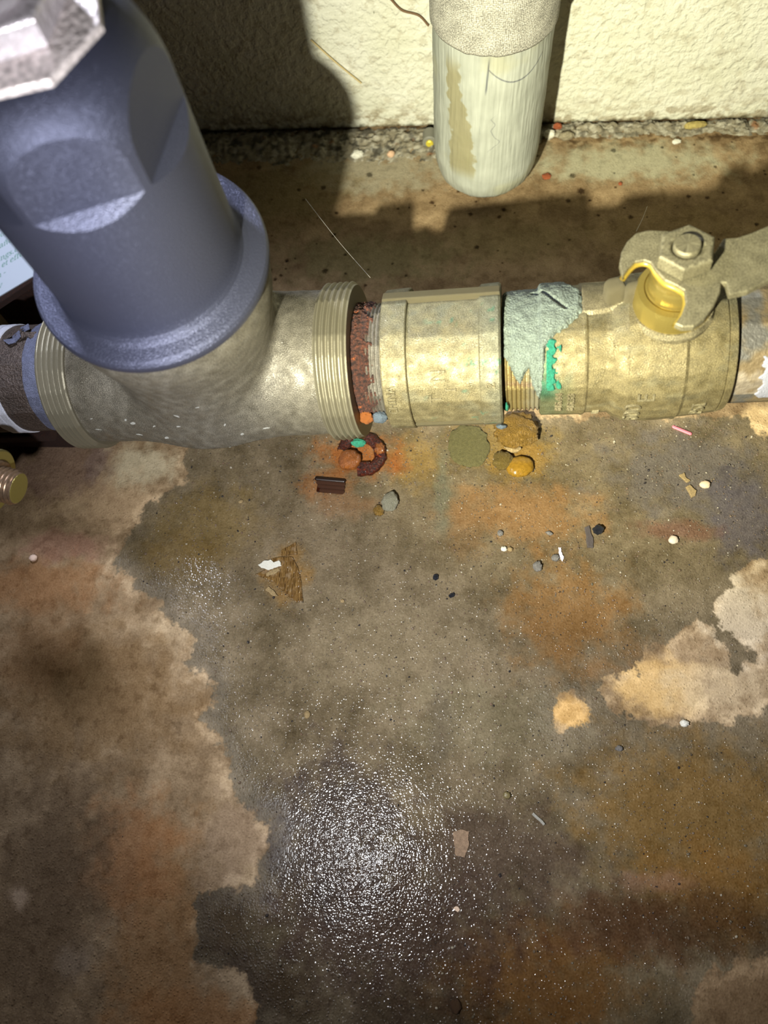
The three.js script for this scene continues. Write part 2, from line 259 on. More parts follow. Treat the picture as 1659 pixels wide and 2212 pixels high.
const floorBump = tex(1024, 1024, (i, j) => {                 // film of water over sand grains: small beads of uneven size
  const u = i / 1024 * NB, v = j / 1024 * NB, a = Math.floor(u), b = Math.floor(v); let h = 0;
  for (let q = -1; q < 2; q++) for (let p = -1; p < 2; p++) { const k = (((b + q + NB) % NB) * NB + (a + p + NB) % NB) * 4, d = Math.hypot(a + p + beads[k] - u, b + q + beads[k + 1] - v) / beads[k + 2]; if (d < 1) h = Math.max(h, beads[k + 3] * (1 - d * d) * (1 - d * d)); }
  return 0.3 + 0.6 * h + 0.14 * n2(i / 1024 * 60, j / 1024 * 60, 60) + 0.16 * n2(i / 1024 * 190, j / 1024 * 190, 190);
}, false);
function planarUV(g, fn) { const p = g.attributes.position, uv = g.attributes.uv; for (let i = 0; i < p.count; i++) { const w = fn(p.getX(i), p.getY(i), p.getZ(i)); uv.setXY(i, w[0], w[1]); } return g; }
const floorMat = new THREE.MeshPhysicalMaterial({ specularIntensity: 0.55, map: floorColor, roughness: 1, roughnessMap: floorRough, bumpMap: floorBump, bumpScale: 0.0006 });
floorColor.repeat.set(1 / FW, 1 / FW); floorRough.repeat.set(1 / FW, 1 / FW); floorBump.repeat.set(1 / 0.18, 1 / 0.18);
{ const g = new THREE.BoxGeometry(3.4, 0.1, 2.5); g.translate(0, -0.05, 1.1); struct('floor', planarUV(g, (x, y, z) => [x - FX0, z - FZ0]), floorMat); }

const WX0 = -0.5, WW = 1;
const wallColor = tex(2048, 512, (i, j) => {
  const x = WX0 + i / 2048, y = j / 2048, n = fbm(x * 30, y * 30, 4), f = n2(x * 500, y * 500);
  const low = sstep(0.03, 0.002, y + 0.012 * fbm(x * 50, y * 50, 3)), grime = sstep(0.22, 0.5, fbm(x * 90 + 5, y * 90, 4, 0, 0.65));
  let c = [208 + 8 * n + 5 * f, 206 + 8 * n + 5 * f, 190 + 12 * n + 5 * f];
  const g = 0.18 * grime + 0.55 * low * sstep(-0.15, 0.3, fbm(x * 80, y * 120 + 9, 4, 0, 0.6));
  c = [lerp(c[0], 120, g), lerp(c[1], 104, g), lerp(c[2], 78, g)];
  const mark = sstep(0.5, 0.62, n2(x * 260 + 8, y * 200)) * sstep(0.1, 0.3, n2(x * 22, y * 22 + 30));
  const crack = sstep(0.006, 0.0015, y + 0.003 * fbm(x * 130, 2, 4));
  const k = -95 * mark * 0.7 - 120 * crack;
  return [c[0] + k, c[1] + k, c[2] + k];
}, true, THREE.MirroredRepeatWrapping);
wallColor.repeat.set(1, 4);
const wallBump = tex(1024, 1024, (i, j) => { const u = i / 1024, v = j / 1024, a = fbm(u * 26, v * 26, 3, 26, 0.5); return 0.15 + 0.75 * sstep(-0.35, 0.4, a) + 0.12 * n2(u * 110, v * 110, 110); }, false);
const wallMat = std({ map: wallColor, roughness: 0.72, bumpMap: wallBump, bumpScale: 0.0008 });
wallBump.repeat.set(1 / 0.15, 1 / 0.15);
{ const g = new THREE.BoxGeometry(3.4, 2.4, 0.12); g.translate(0, 1.2035, -0.06); struct('wall_back', planarUV(g, (x, y, z) => [x - WX0, y]), wallMat); }
const plainWall = std({ color: rgb(178, 168, 140), roughness: 0.9, bumpMap: tiled(wallBump, 0.15), bumpScale: 0.0008 });
{ const g = new THREE.BoxGeometry(0.1, 2.5, 2.4); g.translate(-1.65, 1.25, 1.1); struct('wall_left', g, plainWall); }
{ const g = new THREE.BoxGeometry(0.1, 2.5, 2.4); g.translate(1.65, 1.25, 1.1); struct('wall_right', g, plainWall); }
{ const g = new THREE.BoxGeometry(3.4, 2.5, 0.1); g.translate(0, 1.25, 2.3); struct('wall_front', g, plainWall); }
{ const g = new THREE.BoxGeometry(3.4, 0.1, 2.6); g.translate(0, 2.45, 1.1); struct('ceiling', g, plainWall); }

// crumbled mortar along the foot of the wall: an uneven ridge, with the gap under the paint left open
{
  const NX = 520, NZ = 44, pos = [], col = [], uv = [], idx = [];
  for (let j = 0; j <= NZ; j++) for (let i = 0; i <= NX; i++) {
    const x = lerp(-0.36, 0.36, i / NX), t = j / NZ, left = sstep(0.075, 0.03, x), wide = lerp(0.021, 0.044, left) + 0.007 * fbm(x * 38, 5, 3), z = -0.004 + wide * t;
    const prof = Math.pow(Math.sin(Math.PI * Math.pow(t, 0.7)), 0.8), rough = fbm(x * 190, z * 190, 4, 0, 0.65), keep = sstep(-0.32, 0.12, fbm(x * 34 + 11, 7, 3));
    const y = (0.0026 + 0.0034 * rough) * prof * lerp(0.55, 1, keep) - 0.0012 * (1 - prof) - 0.0004;
    pos.push(x, y, z); uv.push(x, z);
    const b = sstep(-0.1, 0.4, fbm(x * 150 + 3, z * 150, 3, 0, 0.7)), dk = sstep(0.05, 0.35, fbm(x * 110 + 31, z * 110, 4, 0, 0.7)), o = sstep(0.42, 0.55, n2(x * 90 + 2, z * 90));
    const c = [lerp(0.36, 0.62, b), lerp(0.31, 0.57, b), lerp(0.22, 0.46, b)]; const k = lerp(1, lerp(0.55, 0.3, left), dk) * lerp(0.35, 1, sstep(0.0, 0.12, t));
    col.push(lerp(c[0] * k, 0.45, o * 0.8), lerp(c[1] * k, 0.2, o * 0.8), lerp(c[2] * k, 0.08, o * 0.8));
  }
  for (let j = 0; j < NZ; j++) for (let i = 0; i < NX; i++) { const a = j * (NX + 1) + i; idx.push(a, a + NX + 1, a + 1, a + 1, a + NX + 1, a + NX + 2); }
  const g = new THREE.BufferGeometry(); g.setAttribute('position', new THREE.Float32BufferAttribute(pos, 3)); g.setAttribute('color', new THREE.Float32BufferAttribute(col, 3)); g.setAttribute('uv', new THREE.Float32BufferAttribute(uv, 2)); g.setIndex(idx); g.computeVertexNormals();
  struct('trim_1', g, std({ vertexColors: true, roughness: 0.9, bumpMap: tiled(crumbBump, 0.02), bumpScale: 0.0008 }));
}

// ---------------------------------------------------------------- the pipe run: one axis, rising gently to the right
const P0 = new THREE.Vector3(-0.0502, 0.1037, 0.292), SLOPE = Math.atan(0.038 / 0.397);
const onAxis = s => [P0.x + s * Math.cos(SLOPE), P0.y + s * Math.sin(SLOPE), P0.z];
function pipeThing(name, label, category, s0) { const o = thing(name, label, category, onAxis(s0), [0, 0, SLOPE]); o.userData.s0 = s0; return o; }
const S0 = o => o.userData.s0;
// lathed part of a pipe thing, given by absolute [s, r]
function fine(profile, step = 0.0012) { const o = [profile[0]]; for (let i = 1; i < profile.length; i++) { const a = profile[i - 1], b = profile[i], n = Math.max(1, Math.ceil(Math.hypot(a[0] - b[0], a[1] - b[1]) / step)); for (let k = 1; k <= n; k++) o.push([lerp(a[0], b[0], k / n), lerp(a[1], b[1], k / n)]); } return o; }
function turned(name, o, profile, mat, opt = {}) {
  const s0 = S0(o), prof = (opt.fine ? fine(profile, opt.fine) : profile).map(p => [p[0] - s0, p[1]]);
  const g = latheX(prof, opt.seg ?? 128, opt.crease ?? 0.7, opt.wob && ((x, a, r) => opt.wob(x + s0, a, r)));
  if (opt.tint) { const p = g.attributes.position, c = new Float32Array(p.count * 3); for (let i = 0; i < p.count; i++) { const t = opt.tint(p.getX(i) + s0, Math.atan2(p.getZ(i), p.getY(i)), Math.hypot(p.getY(i), p.getZ(i))); c.set(t, i * 3); } g.setAttribute('color', new THREE.BufferAttribute(c, 3)); }
  return mesh(name, g, mat, o);
}
// a patch laid over the round of a pipe: thickness(s, a) in metres, negative where it is absent
function patchGeo(s0, sa, sb, aa, ab, ns, na, base, thick) {
  const pos = [], uv = [], idx = [];
  for (let j = 0; j <= na; j++) for (let i = 0; i <= ns; i++) { const s = lerp(sa, sb, i / ns), a = lerp(aa, ab, j / na), r = base(s) + thick(s, a); pos.push(s - s0, r * Math.cos(a), r * Math.sin(a)); uv.push(s, a * 0.033); }
  for (let j = 0; j < na; j++) for (let i = 0; i < ns; i++) { const p = j * (ns + 1) + i, s = lerp(sa, sb, (i + 0.5) / ns), a = lerp(aa, ab, (j + 0.5) / na); if (thick(s, a) < -0.0011) continue; idx.push(p, p + 1, p + ns + 1, p + 1, p + ns + 2, p + ns + 1); }
  const g = new THREE.BufferGeometry(); g.setAttribute('position', new THREE.Float32BufferAttribute(pos, 3)); g.setAttribute('uv', new THREE.Float32BufferAttribute(uv, 2)); g.setIndex(idx); g.computeVertexNormals(); return g;
}
const font = await new FontLoader().loadAsync('fonts/droid/droid_sans_bold.typeface.json');
const fontThin = await new FontLoader().loadAsync('fonts/droid/droid_sans_regular.typeface.json');
// raised lettering that reads round the pipe, from angle a upwards and back
function castText(str, h, s, a, r, s0, f = font, depth = 0.0009) {
  const g = new TextGeometry(str, { font: f, size: h, depth, curveSegments: 4, bevelEnabled: true, bevelThickness: 0.0002, bevelSize: 0.0001, bevelSegments: 1 });
  const p = g.attributes.position;
  for (let i = 0; i < p.count; i++) { const gx = p.getX(i), gy = p.getY(i), gz = p.getZ(i), q = a - gx / r, rr = r + gz - 0.00045; p.setXYZ(i, s - gy - s0, rr * Math.cos(q), rr * Math.sin(q)); }
  g.computeVertexNormals(); return g;
}

// pressure regulating valve: cast bronze tee body with a tall dark plastic bonnet
{
  const s0 = -0.087, TH = 0.0873, PH = 0.098;                 // the bonnet leans to the viewer and a little along the pipe
  const o = pipeThing('pressure_valve', 'bronze pressure regulating valve with tall dark grey plastic bonnet, left of the rusty nipple', 'valve', s0);
  const c = Math.cos(TH), s = Math.sin(TH), cp = Math.cos(PH), sp = Math.sin(PH);
  const sd = (x, y, z) => {
    const y1 = y * c + z * s, z1 = z * c - y * s, x1 = x * cp - y1 * sp, y2 = y1 * cp + x * sp;
    const rp = Math.hypot(y, z);
    const run = Math.max(rp - (0.0365 + 0.0025 * sstep(0.02, 0.07, Math.abs(x)) - 0.0012 * sstep(0.055, 0.068, Math.abs(x))), Math.abs(x) - 0.078);
    const shoulder = Math.max(rp - lerp(0.047, 0.036, sstep(0.0, 0.062, Math.abs(x))), Math.abs(x) - 0.07, -y - 0.01);
    const rn = Math.hypot(x1, z1), neck = Math.max(rn - lerp(0.0445, 0.0505, sstep(0.045, 0.085, y2)), y2 - 0.0965, -y2);
    const bowl = (Math.hypot(x / 0.036, (y + 0.006) / 0.039, z / 0.038) - 1) * 0.036;
    return smin(smin(smin(run, shoulder, 0.008), neck, 0.006), bowl, 0.006);
  };
  const g = sdfGeo(sd, [-0.084, -0.054, -0.06], [0.084, 0.102, 0.066], 128);
  mesh('body', g, M.brass, o);
  for (const [a, b] of [[-0.1722, -0.1555], [-0.0186, -0.0012]]) {
    const left = a < -0.1, pr = [[a, 0.0315]];
    const t = threads(a + 0.0006, b - 0.0006, 0.0425, 0.0016, 5);
    turned('end_collar', o, [[a, 0.031], [a, 0.0405], ...t, [b, 0.0405], [b, 0.031], ...(left ? [[b + 0.004, 0.031]] : [])], M.brassCut, { seg: 160, crease: 0.5 });
  }
  // bonnet: flange, tapering barrel and rounded top, with six wrench flats cut into its upper half
  const prof = [[0, 0.0945], [0.0515, 0.0945], [0.0528, 0.0955], [0.0533, 0.0975], [0.0533, 0.1], [0.0526, 0.1015], [0.0510, 0.1022], [0.0455, 0.1030], [0.0432, 0.1042], [0.0423, 0.1062], [0.0419, 0.111], [0.0417, 0.135], [0.0415, 0.172], [0.0414, 0.190], [0.0409, 0.1955], [0.0397, 0.2], [0.0380, 0.2038], [0.0355, 0.2078], [0.032, 0.2112], [0.027, 0.2142], [0.02, 0.216], [0.01, 0.2165], [0, 0.2165]].map(p => new THREE.Vector2(p[0], p[1]));
  let lg = new THREE.LatheGeometry(prof, 160); lg = mergeVertices(lg.deleteAttribute('uv').deleteAttribute('normal'), 1e-6); lg.computeVertexNormals();
  const ev = new Evaluator(); ev.useGroups = false; ev.attributes = ['position', 'normal'];
  let br = new Brush(lg); br.updateMatrixWorld();
  for (let k = 0; k < 6; k++) {
    const cs = new THREE.Shape(); [[-0.0367, 0.1768], [-0.0367, 0.24], [-0.07, 0.24], [-0.07, 0.1468]].forEach((p, i) => cs[i ? 'lineTo' : 'moveTo'](p[0], p[1]));   // flat, with a sloping foot
    const bg = new THREE.ExtrudeGeometry(cs, { depth: 0.08, bevelEnabled: false }); bg.translate(0, 0, -0.04); bg.rotateY(Math.PI / 2 + (20 + 60 * k) * Math.PI / 180); bg.deleteAttribute('uv');
    const cut = new Brush(bg); cut.updateMatrixWorld(); br = ev.evaluate(br, cut, SUBTRACTION); br.updateMatrixWorld();
  }
  let bon = br.geometry; bon.deleteAttribute('normal'); bon = bon.index ? bon.toNonIndexed() : bon; bon.computeVertexNormals();
  { // smooth normals where a facet still lies on the turned surface, flat ones on the wrench flats
    const p = bon.attributes.position, nn = bon.attributes.normal, segN = prof.slice(1).map((b, i) => { const a = prof[i], l = Math.hypot(b.x - a.x, b.y - a.y); return [(b.y - a.y) / l, -(b.x - a.x) / l]; });
    const knots = prof.map((q, i) => { const a = segN[Math.max(0, i - 1)], b = segN[Math.min(segN.length - 1, i)]; const l = Math.hypot(a[0] + b[0], a[1] + b[1]); return [(a[0] + b[0]) / l, (a[1] + b[1]) / l]; });
    for (let t = 0; t < p.count; t += 3) {
      const fx = nn.getX(t), fy = nn.getY(t), fz = nn.getZ(t), out = []; let ok = true;
      for (let i = t; i < t + 3; i++) {
        const x = p.getX(i), y = p.getY(i), z = p.getZ(i), r = Math.hypot(x, z); let best = 9, n = [0, 1];
        for (let k = 1; k < prof.length; k++) { const a = prof[k - 1], b = prof[k], ex = b.x - a.x, ey = b.y - a.y, q = clamp(((r - a.x) * ex + (y - a.y) * ey) / (ex * ex + ey * ey)), d = Math.hypot(r - a.x - q * ex, y - a.y - q * ey); if (d < best) { best = d; n = [lerp(knots[k - 1][0], knots[k][0], q), lerp(knots[k - 1][1], knots[k][1], q)]; } }
        const v = r > 1e-5 ? [n[0] * x / r, n[1], n[0] * z / r] : [0, 1, 0]; if (best > 0.0004 || v[0] * fx + v[1] * fy + v[2] * fz < 0.972) ok = false; out.push(v);
      }
      if (ok) out.forEach((v, k) => nn.setXYZ(t + k, ...v));
    }
  }
  { const p = bon.attributes.position, uv = new Float32Array(p.count * 2); for (let i = 0; i < p.count; i++) { uv[2 * i] = Math.atan2(p.getX(i), p.getZ(i)) * 0.04; uv[2 * i + 1] = p.getY(i) - Math.hypot(p.getX(i), p.getZ(i)); } bon.setAttribute('uv', new THREE.BufferAttribute(uv, 2)); }
  const lean = q => { q.rotateZ(-PH); q.rotateX(TH); return q; };
  const b = mesh('bonnet', lean(bon), M.plastic, o);
  // zinc lock plate, nut and adjusting screw on the bonnet
  const rm = new THREE.CylinderGeometry(0.0312, 0.0312, 0.0026, 8, 1); 
  const oct = new THREE.Shape(); for (let k = 0; k < 8; k++) { const a = (k * 45 - 8) * Math.PI / 180; oct[k ? 'lineTo' : 'moveTo'](0.0308 * Math.cos(a), 0.0308 * Math.sin(a)); }
  const pg = new THREE.ExtrudeGeometry(oct, { depth: 0.0018, bevelEnabled: true, bevelThickness: 0.0006, bevelSize: 0.0007, bevelOffset: -0.0007, bevelSegments: 2 }); pg.rotateX(-Math.PI / 2); pg.translate(0, 0.2166, 0);
  mesh('lock_plate', lean(pg), M.zinc, o);
  const hexS = new THREE.Shape(); for (let k = 0; k < 6; k++) { const a = (k * 60 + 22) * Math.PI / 180; hexS[k ? 'lineTo' : 'moveTo'](0.0205 * Math.cos(a), 0.0205 * Math.sin(a)); }
  const ng = new THREE.ExtrudeGeometry(hexS, { depth: 0.0075, bevelEnabled: true, bevelThickness: 0.0012, bevelSize: 0.0014, bevelOffset: -0.0014, bevelSegments: 3 }); ng.rotateX(-Math.PI / 2); ng.translate(0, 0.2198, 0);
  mesh('lock_nut', lean(ng), M.zincDark, o);
  const sg = new THREE.LatheGeometry([[0, 0.2185], [0.0125, 0.2185], [0.0125, 0.2315], [0.0118, 0.2335], [0.0098, 0.2345], [0, 0.2349]].map(p => new THREE.Vector2(...p)), 48);
  mesh('adjusting_screw', lean(sg), M.zincDark, o);
  // splashes of white paint on the lower front of the body

  for (const [sx, sa, l, w, rot] of [[-0.0511, 1.5039, 0.006, 0.0012, 0.15], [-0.0641, 1.5198, 0.0028, 0.0018, 0.6], [-0.0749, 0.8992, 0.003, 0.0012, 0.1], [-0.0893, 1.008, 0.004, 0.0008, -0.5], [-0.1246, 1.5614, 0.005, 0.0011, -0.3], [-0.1237, 1.303, 0.004, 0.002, 0.2], [-0.1275, 1.2514, 0.002, 0.0012, 0.9], [-0.1067, 1.5095, 0.004, 0.002, 0.4], [-0.0933, 1.212, 0.003, 0.0009, 0.1], [-0.0693, 1.2636, 0.0022, 0.001, 1.0], [-0.0813, 0.8505, 0.0018, 0.001, 0.2], [-0.0946, 2.0631, 0.0028, 0.0009, 0], [-0.0754, 1.7924, 0.002, 0.001, 0.5], [-0.1476, 1.4455, 0.004, 0.0006, -0.2], [-0.1477, 1.2246, 0.002, 0.0006, 0.3], [-0.1103, 1.2951, 0.003, 0.0008, 0.5]]) {
    const q = new THREE.SphereGeometry(0.5, 10, 6); q.scale(l, 0.0006, w); q.rotateY(rot);
    // settle on the body along the ray from the axis
    let r = 0.06; const x = sx - s0, ca = Math.cos(sa), sb = Math.sin(sa); for (let k = 0; k < 60 && sd(x, r * ca, r * sb) > 0; k++) r -= sd(x, r * ca, r * sb) * 0.7;
    q.rotateX(sa); q.translate(x, r * ca, r * sb); mesh('paint_speck', q, M.white, o);
  }
  const vg = lump(0.004, 0.0022, 0.0028, 5, 0.4); vg.rotateX(1.9); vg.translate(-0.0035 - s0, 0.0428 * Math.cos(1.9), 0.0428 * Math.sin(1.9)); mesh('corrosion_crust', vg, M.verdigris, o);
}

// dark steel pipe entering from the left
{
  const o = pipeThing('steel_pipe', 'dark brown steel pipe entering the valve at the left edge', 'pipe', -0.30);
  turned('pipe_wall', o, [[-0.42, 0.026], [-0.42, 0.031], [-0.1705, 0.031], [-0.1705, 0.026]], M.steelDark, { fine: 0.004, wob: (x, a) => 0.0003 * fbm(x * 60, a * 3, 3) });
  const seal = turned('thread_sealant', o, [[-0.1868, 0.0308], [-0.1858, 0.0318], [-0.181, 0.0322], [-0.1785, 0.0318], [-0.175, 0.0325], [-0.1712, 0.0326], [-0.1712, 0.031]], M.paste, { fine: 0.0008, wob: (x, a) => 0.0006 * fbm(x * 150 + a * 1.5, a * 5, 3) }); seal.userData.label = 'blue grey joint paste';
  for (const [a, b] of [[-0.2145, -0.2085], [-0.2082, -0.2038]]) { const q = turned('sealing_tape', o, [[a, 0.0309], [a + 0.0004, 0.0318], [b - 0.0004, 0.0318], [b, 0.0309]], M.tape, { fine: 0.0007, wob: (x, t) => 0.0004 * fbm(x * 300, t * 6, 3) }); q.userData.label = 'white thread tape'; }
  for (let k = 0; k < 7; k++) { const g = chip([[-0.003 - 0.002 * rnd(), -0.001], [0.002, -0.002 - 0.002 * rnd()], [0.004, 0.001], [0, 0.003]], 0.0005); g.rotateX(-0.5 + rnd() * 0.7); g.rotateZ(-0.4 + 0.8 * rnd()); const a = -0.45 + 0.35 * rnd(), s = -0.2 + 0.022 * rnd(); g.translate(s + 0.30, 0.0325 * Math.cos(a), 0.0325 * Math.sin(a)); mesh('paint_flake', g, k % 2 ? M.paste : M.steelDark, o); }
}

// rusted nipple between the valve and the coupling
{
  const o = pipeThing('rusty_nipple', 'short rusted steel threaded nipple between the pressure valve and the brass coupling', 'pipe nipple', 0.0065);
  const t = threads(0.0035, 0.0175, 0.0304, 0.0013, 7);
  turned('thread', o, [[-0.004, 0.024], [-0.004, 0.029], [0.003, 0.029], ...t, [0.019, 0.029], [0.019, 0.024]], M.steelThread, { seg: 160, fine: 0.0007, tint: (s, a) => { const r = sstep(0.55, -0.2, (s - 0.004) / 0.012 + 0.5 * fbm(s * 200, a * 3, 3) - 0.2 * sstep(1.2, 2.2, a)); return [lerp(1, 0.6, r), lerp(1, 0.36, r), lerp(1, 0.26, r)]; } });
  const g = patchGeo(0.0065, -0.0032, 0.0125, -3.1416, 3.1416, 40, 440, s => 0.0296, (s, a) => 0.0014 - 0.0034 * sstep(0.005, 0.0115, s + 0.005 * fbm(a * 4, s * 120, 3)) + 0.0011 * n2(s * 520, a * 16) + 0.0009 * n2(s * 1100 + 9, a * 33));
  mesh('rust_crust', g, M.rust, o).userData.label = 'crumbling brown rust';
  const or = lump(0.004, 0.003, 0.005, 12, 0.5); or.rotateX(1.75); or.translate(0.0015 - 0.0065, 0.03 * Math.cos(1.75), 0.03 * Math.sin(1.75)); mesh('rust_crust', or, std({ color: rgb(196, 112, 40), roughness: 0.9, bumpMap: tiled(crumbBump, 0.008), bumpScale: 0.001 }), o).userData.label = 'bright orange rust';
  for (const [s, a, w] of [[0.0092, 1.78, 0.0042], [0.0185, 1.9, 0.0028]]) { const q = lump(w, 0.003, w * 1.0, w * 1000, 0.35); q.rotateX(a); q.translate(s - 0.0065, 0.0297 * Math.cos(a), 0.0297 * Math.sin(a)); mesh('sealant_lump', q, M.pasteGrey, o); }
}

// brass coupling
const patina = (s, a, r) => {
  const n = fbm(s * 90, a * 4, 4, 0, 0.6), g = clamp(sstep(0.058, 0.074, s + 0.006 * n) * 0.7 + sstep(0.75, -0.1, a + 0.5 * n) * 0.55 + sstep(0.25, 0.5, fbm(s * 60 + 5, a * 3 + 2, 3)) * 0.35);
  const sp = sstep(0.42, 0.52, fbm(s * 120 + 60, a * 5, 3, 0, 0.6)) * sstep(0.03, 0.05, s);
  return [lerp(lerp(1, 0.9, g), 0.55, sp), lerp(lerp(0.98, 1.05, g), 1.1, sp), lerp(lerp(0.9, 1.3, g), 1.25, sp)];
};
{
  const s0 = 0.045, o = pipeThing('brass_coupling', 'sand cast brass pipe coupling with raised end bands, between the two threaded nipples', 'pipe coupling', s0);
  turned('coupling_body', o, [[0.0148, 0.0285], [0.0148, 0.0362], [0.0154, 0.0368], [0.0274, 0.0372], [0.0279, 0.0367], [0.0281, 0.0352], [0.03, 0.0350], [0.0625, 0.0352], [0.0638, 0.0357], [0.0645, 0.0366], [0.0735, 0.0368], [0.0746, 0.0360], [0.0746, 0.0285]], M.brassTint, { fine: 0.0012, crease: 0.5, tint: patina, seg: 160, wob: (x, a) => 0.00025 * fbm(x * 90, a * 4, 3) });
  // wrench rib along the back, split into a low shelf and a crest
  const rib = (a, w, h, x0, x1) => { const g = new RoundedBoxGeometry(x1 - x0, h, w, 3, 0.0007); const n = g.attributes.position.count; g.setAttribute('color', new THREE.BufferAttribute(new Float32Array(n * 3).fill(1), 3)); g.translate((x0 + x1) / 2 - s0, 0.0335 + h / 2, 0); g.rotateX(a); return g; };
  mesh('wrench_rib', rib(-0.42, 0.007, 0.0046, 0.0150, 0.0744), M.brassTint, o); mesh('wrench_rib', rib(1.95, 0.006, 0.003, 0.028, 0.0645), M.brassTint, o);
  for (const [str, h, px_, r, f] of [['CHINA', 0.0042, [0.0212, 1.4191], 0.0371, fontThin], ['2', 0.0042, [0.0713, 1.0465], 0.0367, fontThin]]) { const g = castText(str, h, px_[0], px_[1], r, s0, f); g.setAttribute('color', new THREE.BufferAttribute(new Float32Array(g.attributes.position.count * 3).fill(1), 3)); mesh('raised_lettering', g, M.brassTint, o); }
  // monogram: N over T with an I at its side
  for (const [str, h, px_] of [['N', 0.0075, [0.0469, 0.9641]], ['T', 0.006, [0.0444, 1.2757]], ['I', 0.0052, [0.0519, 1.1041]]]) { const g = castText(str, h, px_[0], px_[1], 0.0351, s0, fontThin); g.setAttribute('color', new THREE.BufferAttribute(new Float32Array(g.attributes.position.count * 3).fill(1), 3)); mesh('raised_lettering', g, M.brassTint, o); }
  const dg = lump(0.003, 0.0015, 0.006, 3, 0.3); dg.rotateX(2.1); dg.translate(0.0736 - s0, 0.0365 * Math.cos(2.1), 0.0365 * Math.sin(2.1)); mesh('sealant_lump', dg, M.pasteGrey, o);
}

// brass nipple with its putty
{
  const s0 = 0.084, o = pipeThing('brass_nipple', 'brass threaded nipple under grey green putty, right of the coupling', 'pipe nipple', s0);
  const t = threads(0.0755, 0.0935, 0.0302, 0.0013, 8);
  turned('thread', o, [[0.071, 0.025], [0.071, 0.0288], ...t, [0.094, 0.0288], [0.094, 0.025]], std({ color: rgb(140, 124, 84), metalness: 0.6, roughness: 0.42, bumpMap: tiled(crumbBump, 0.03), bumpScale: 0.0002, vertexColors: true }), { seg: 160, fine: 0.0007, tint: (s, a) => { const n = sstep(0.1, 0.4, fbm(s * 40, a * 5, 3)); const w = sstep(0.083, 0.092, s + 0.004 * fbm(a * 4, 2, 2)); return [lerp(1, 0.8, n) * lerp(1, 1.15, w), lerp(1, 0.72, n) * lerp(1, 1.35, w), lerp(1, 0.9, n) * lerp(1, 2.2, w)]; } });
  const vg = lump(0.0015, 0.0012, 0.004, 8, 0.4); vg.rotateX(1.62); vg.translate(0.0762 - s0, 0.03 * Math.cos(1.62), 0.03 * Math.sin(1.62)); mesh('corrosion_crust', vg, M.verdigris, o);
}
{
  const s0 = 0.09, o = pipeThing('sealing_putty', 'grey green repair putty smeared over the brass threads, cracked near its top', 'putty', s0);
  const OUT = [[0.0752, -1.3], [0.0754, 0.05], [0.0754, 0.2706], [0.0759, 0.6245], [0.0794, 0.8423], [0.0833, 1.1198], [0.0879, 0.8555], [0.09, 1.2186], [0.093, 1.4622], [0.0945, 1.0163], [0.0964, 0.5535], [0.1, 0.3723], [0.1079, 0.2129], [0.1135, 0.02], [0.1145, -0.4], [0.1085, -0.75], [0.104, -1.3]];
  const CR = [[0.0904, -0.5648], [0.0966, -0.4008], [0.1013, -0.2063], [0.1058, -0.0523]];
  const K = 0.032, inside = (s, a) => { let d = 1e9, inn = false; for (let i = 0, j = OUT.length - 1; i < OUT.length; j = i++) { const ax = OUT[i][0], ay = OUT[i][1] * K, bx = OUT[j][0], by = OUT[j][1] * K, x = s, y = a * K, ex = bx - ax, ey = by - ay, t = clamp(((x - ax) * ex + (y - ay) * ey) / (ex * ex + ey * ey)); d = Math.min(d, Math.hypot(x - ax - ex * t, y - ay - ey * t)); if ((ay > y) !== (by > y) && x < (bx - ax) * (y - ay) / (by - ay) + ax) inn = !inn; } return inn ? d : -d; };
  const crack = (s, a) => { let d = 1e9; for (let i = 1; i < CR.length; i++) { const ax = CR[i - 1][0], ay = CR[i - 1][1] * K, ex = CR[i][0] - ax, ey = CR[i][1] * K - ay, t = clamp(((s - ax) * ex + (a * K - ay) * ey) / (ex * ex + ey * ey)); d = Math.min(d, Math.hypot(s - ax - ex * t, a * K - ay - ey * t)); } return d; };
  const th = (s, a) => { const d = inside(s, a) + 0.0009 * fbm(s * 400, a * 12, 3); return 0.0019 * sstep(-0.0004, 0.0022, d) - 0.0035 * sstep(0.0004, -0.0012, d) + 0.0006 * fbm(s * 160, a * 6, 4, 0, 0.6) - 0.004 * sstep(0.0012, 0.0004, crack(s, a) + 0.0003 * n2(s * 900, a * 30)); };
  mesh('putty_skin', patchGeo(s0, 0.0752, 0.116, -1.3, 1.9, 110, 260, s => lerp(0.0302, 0.0329, sstep(0.0925, 0.0945, s)), th), M.putty, o);
}

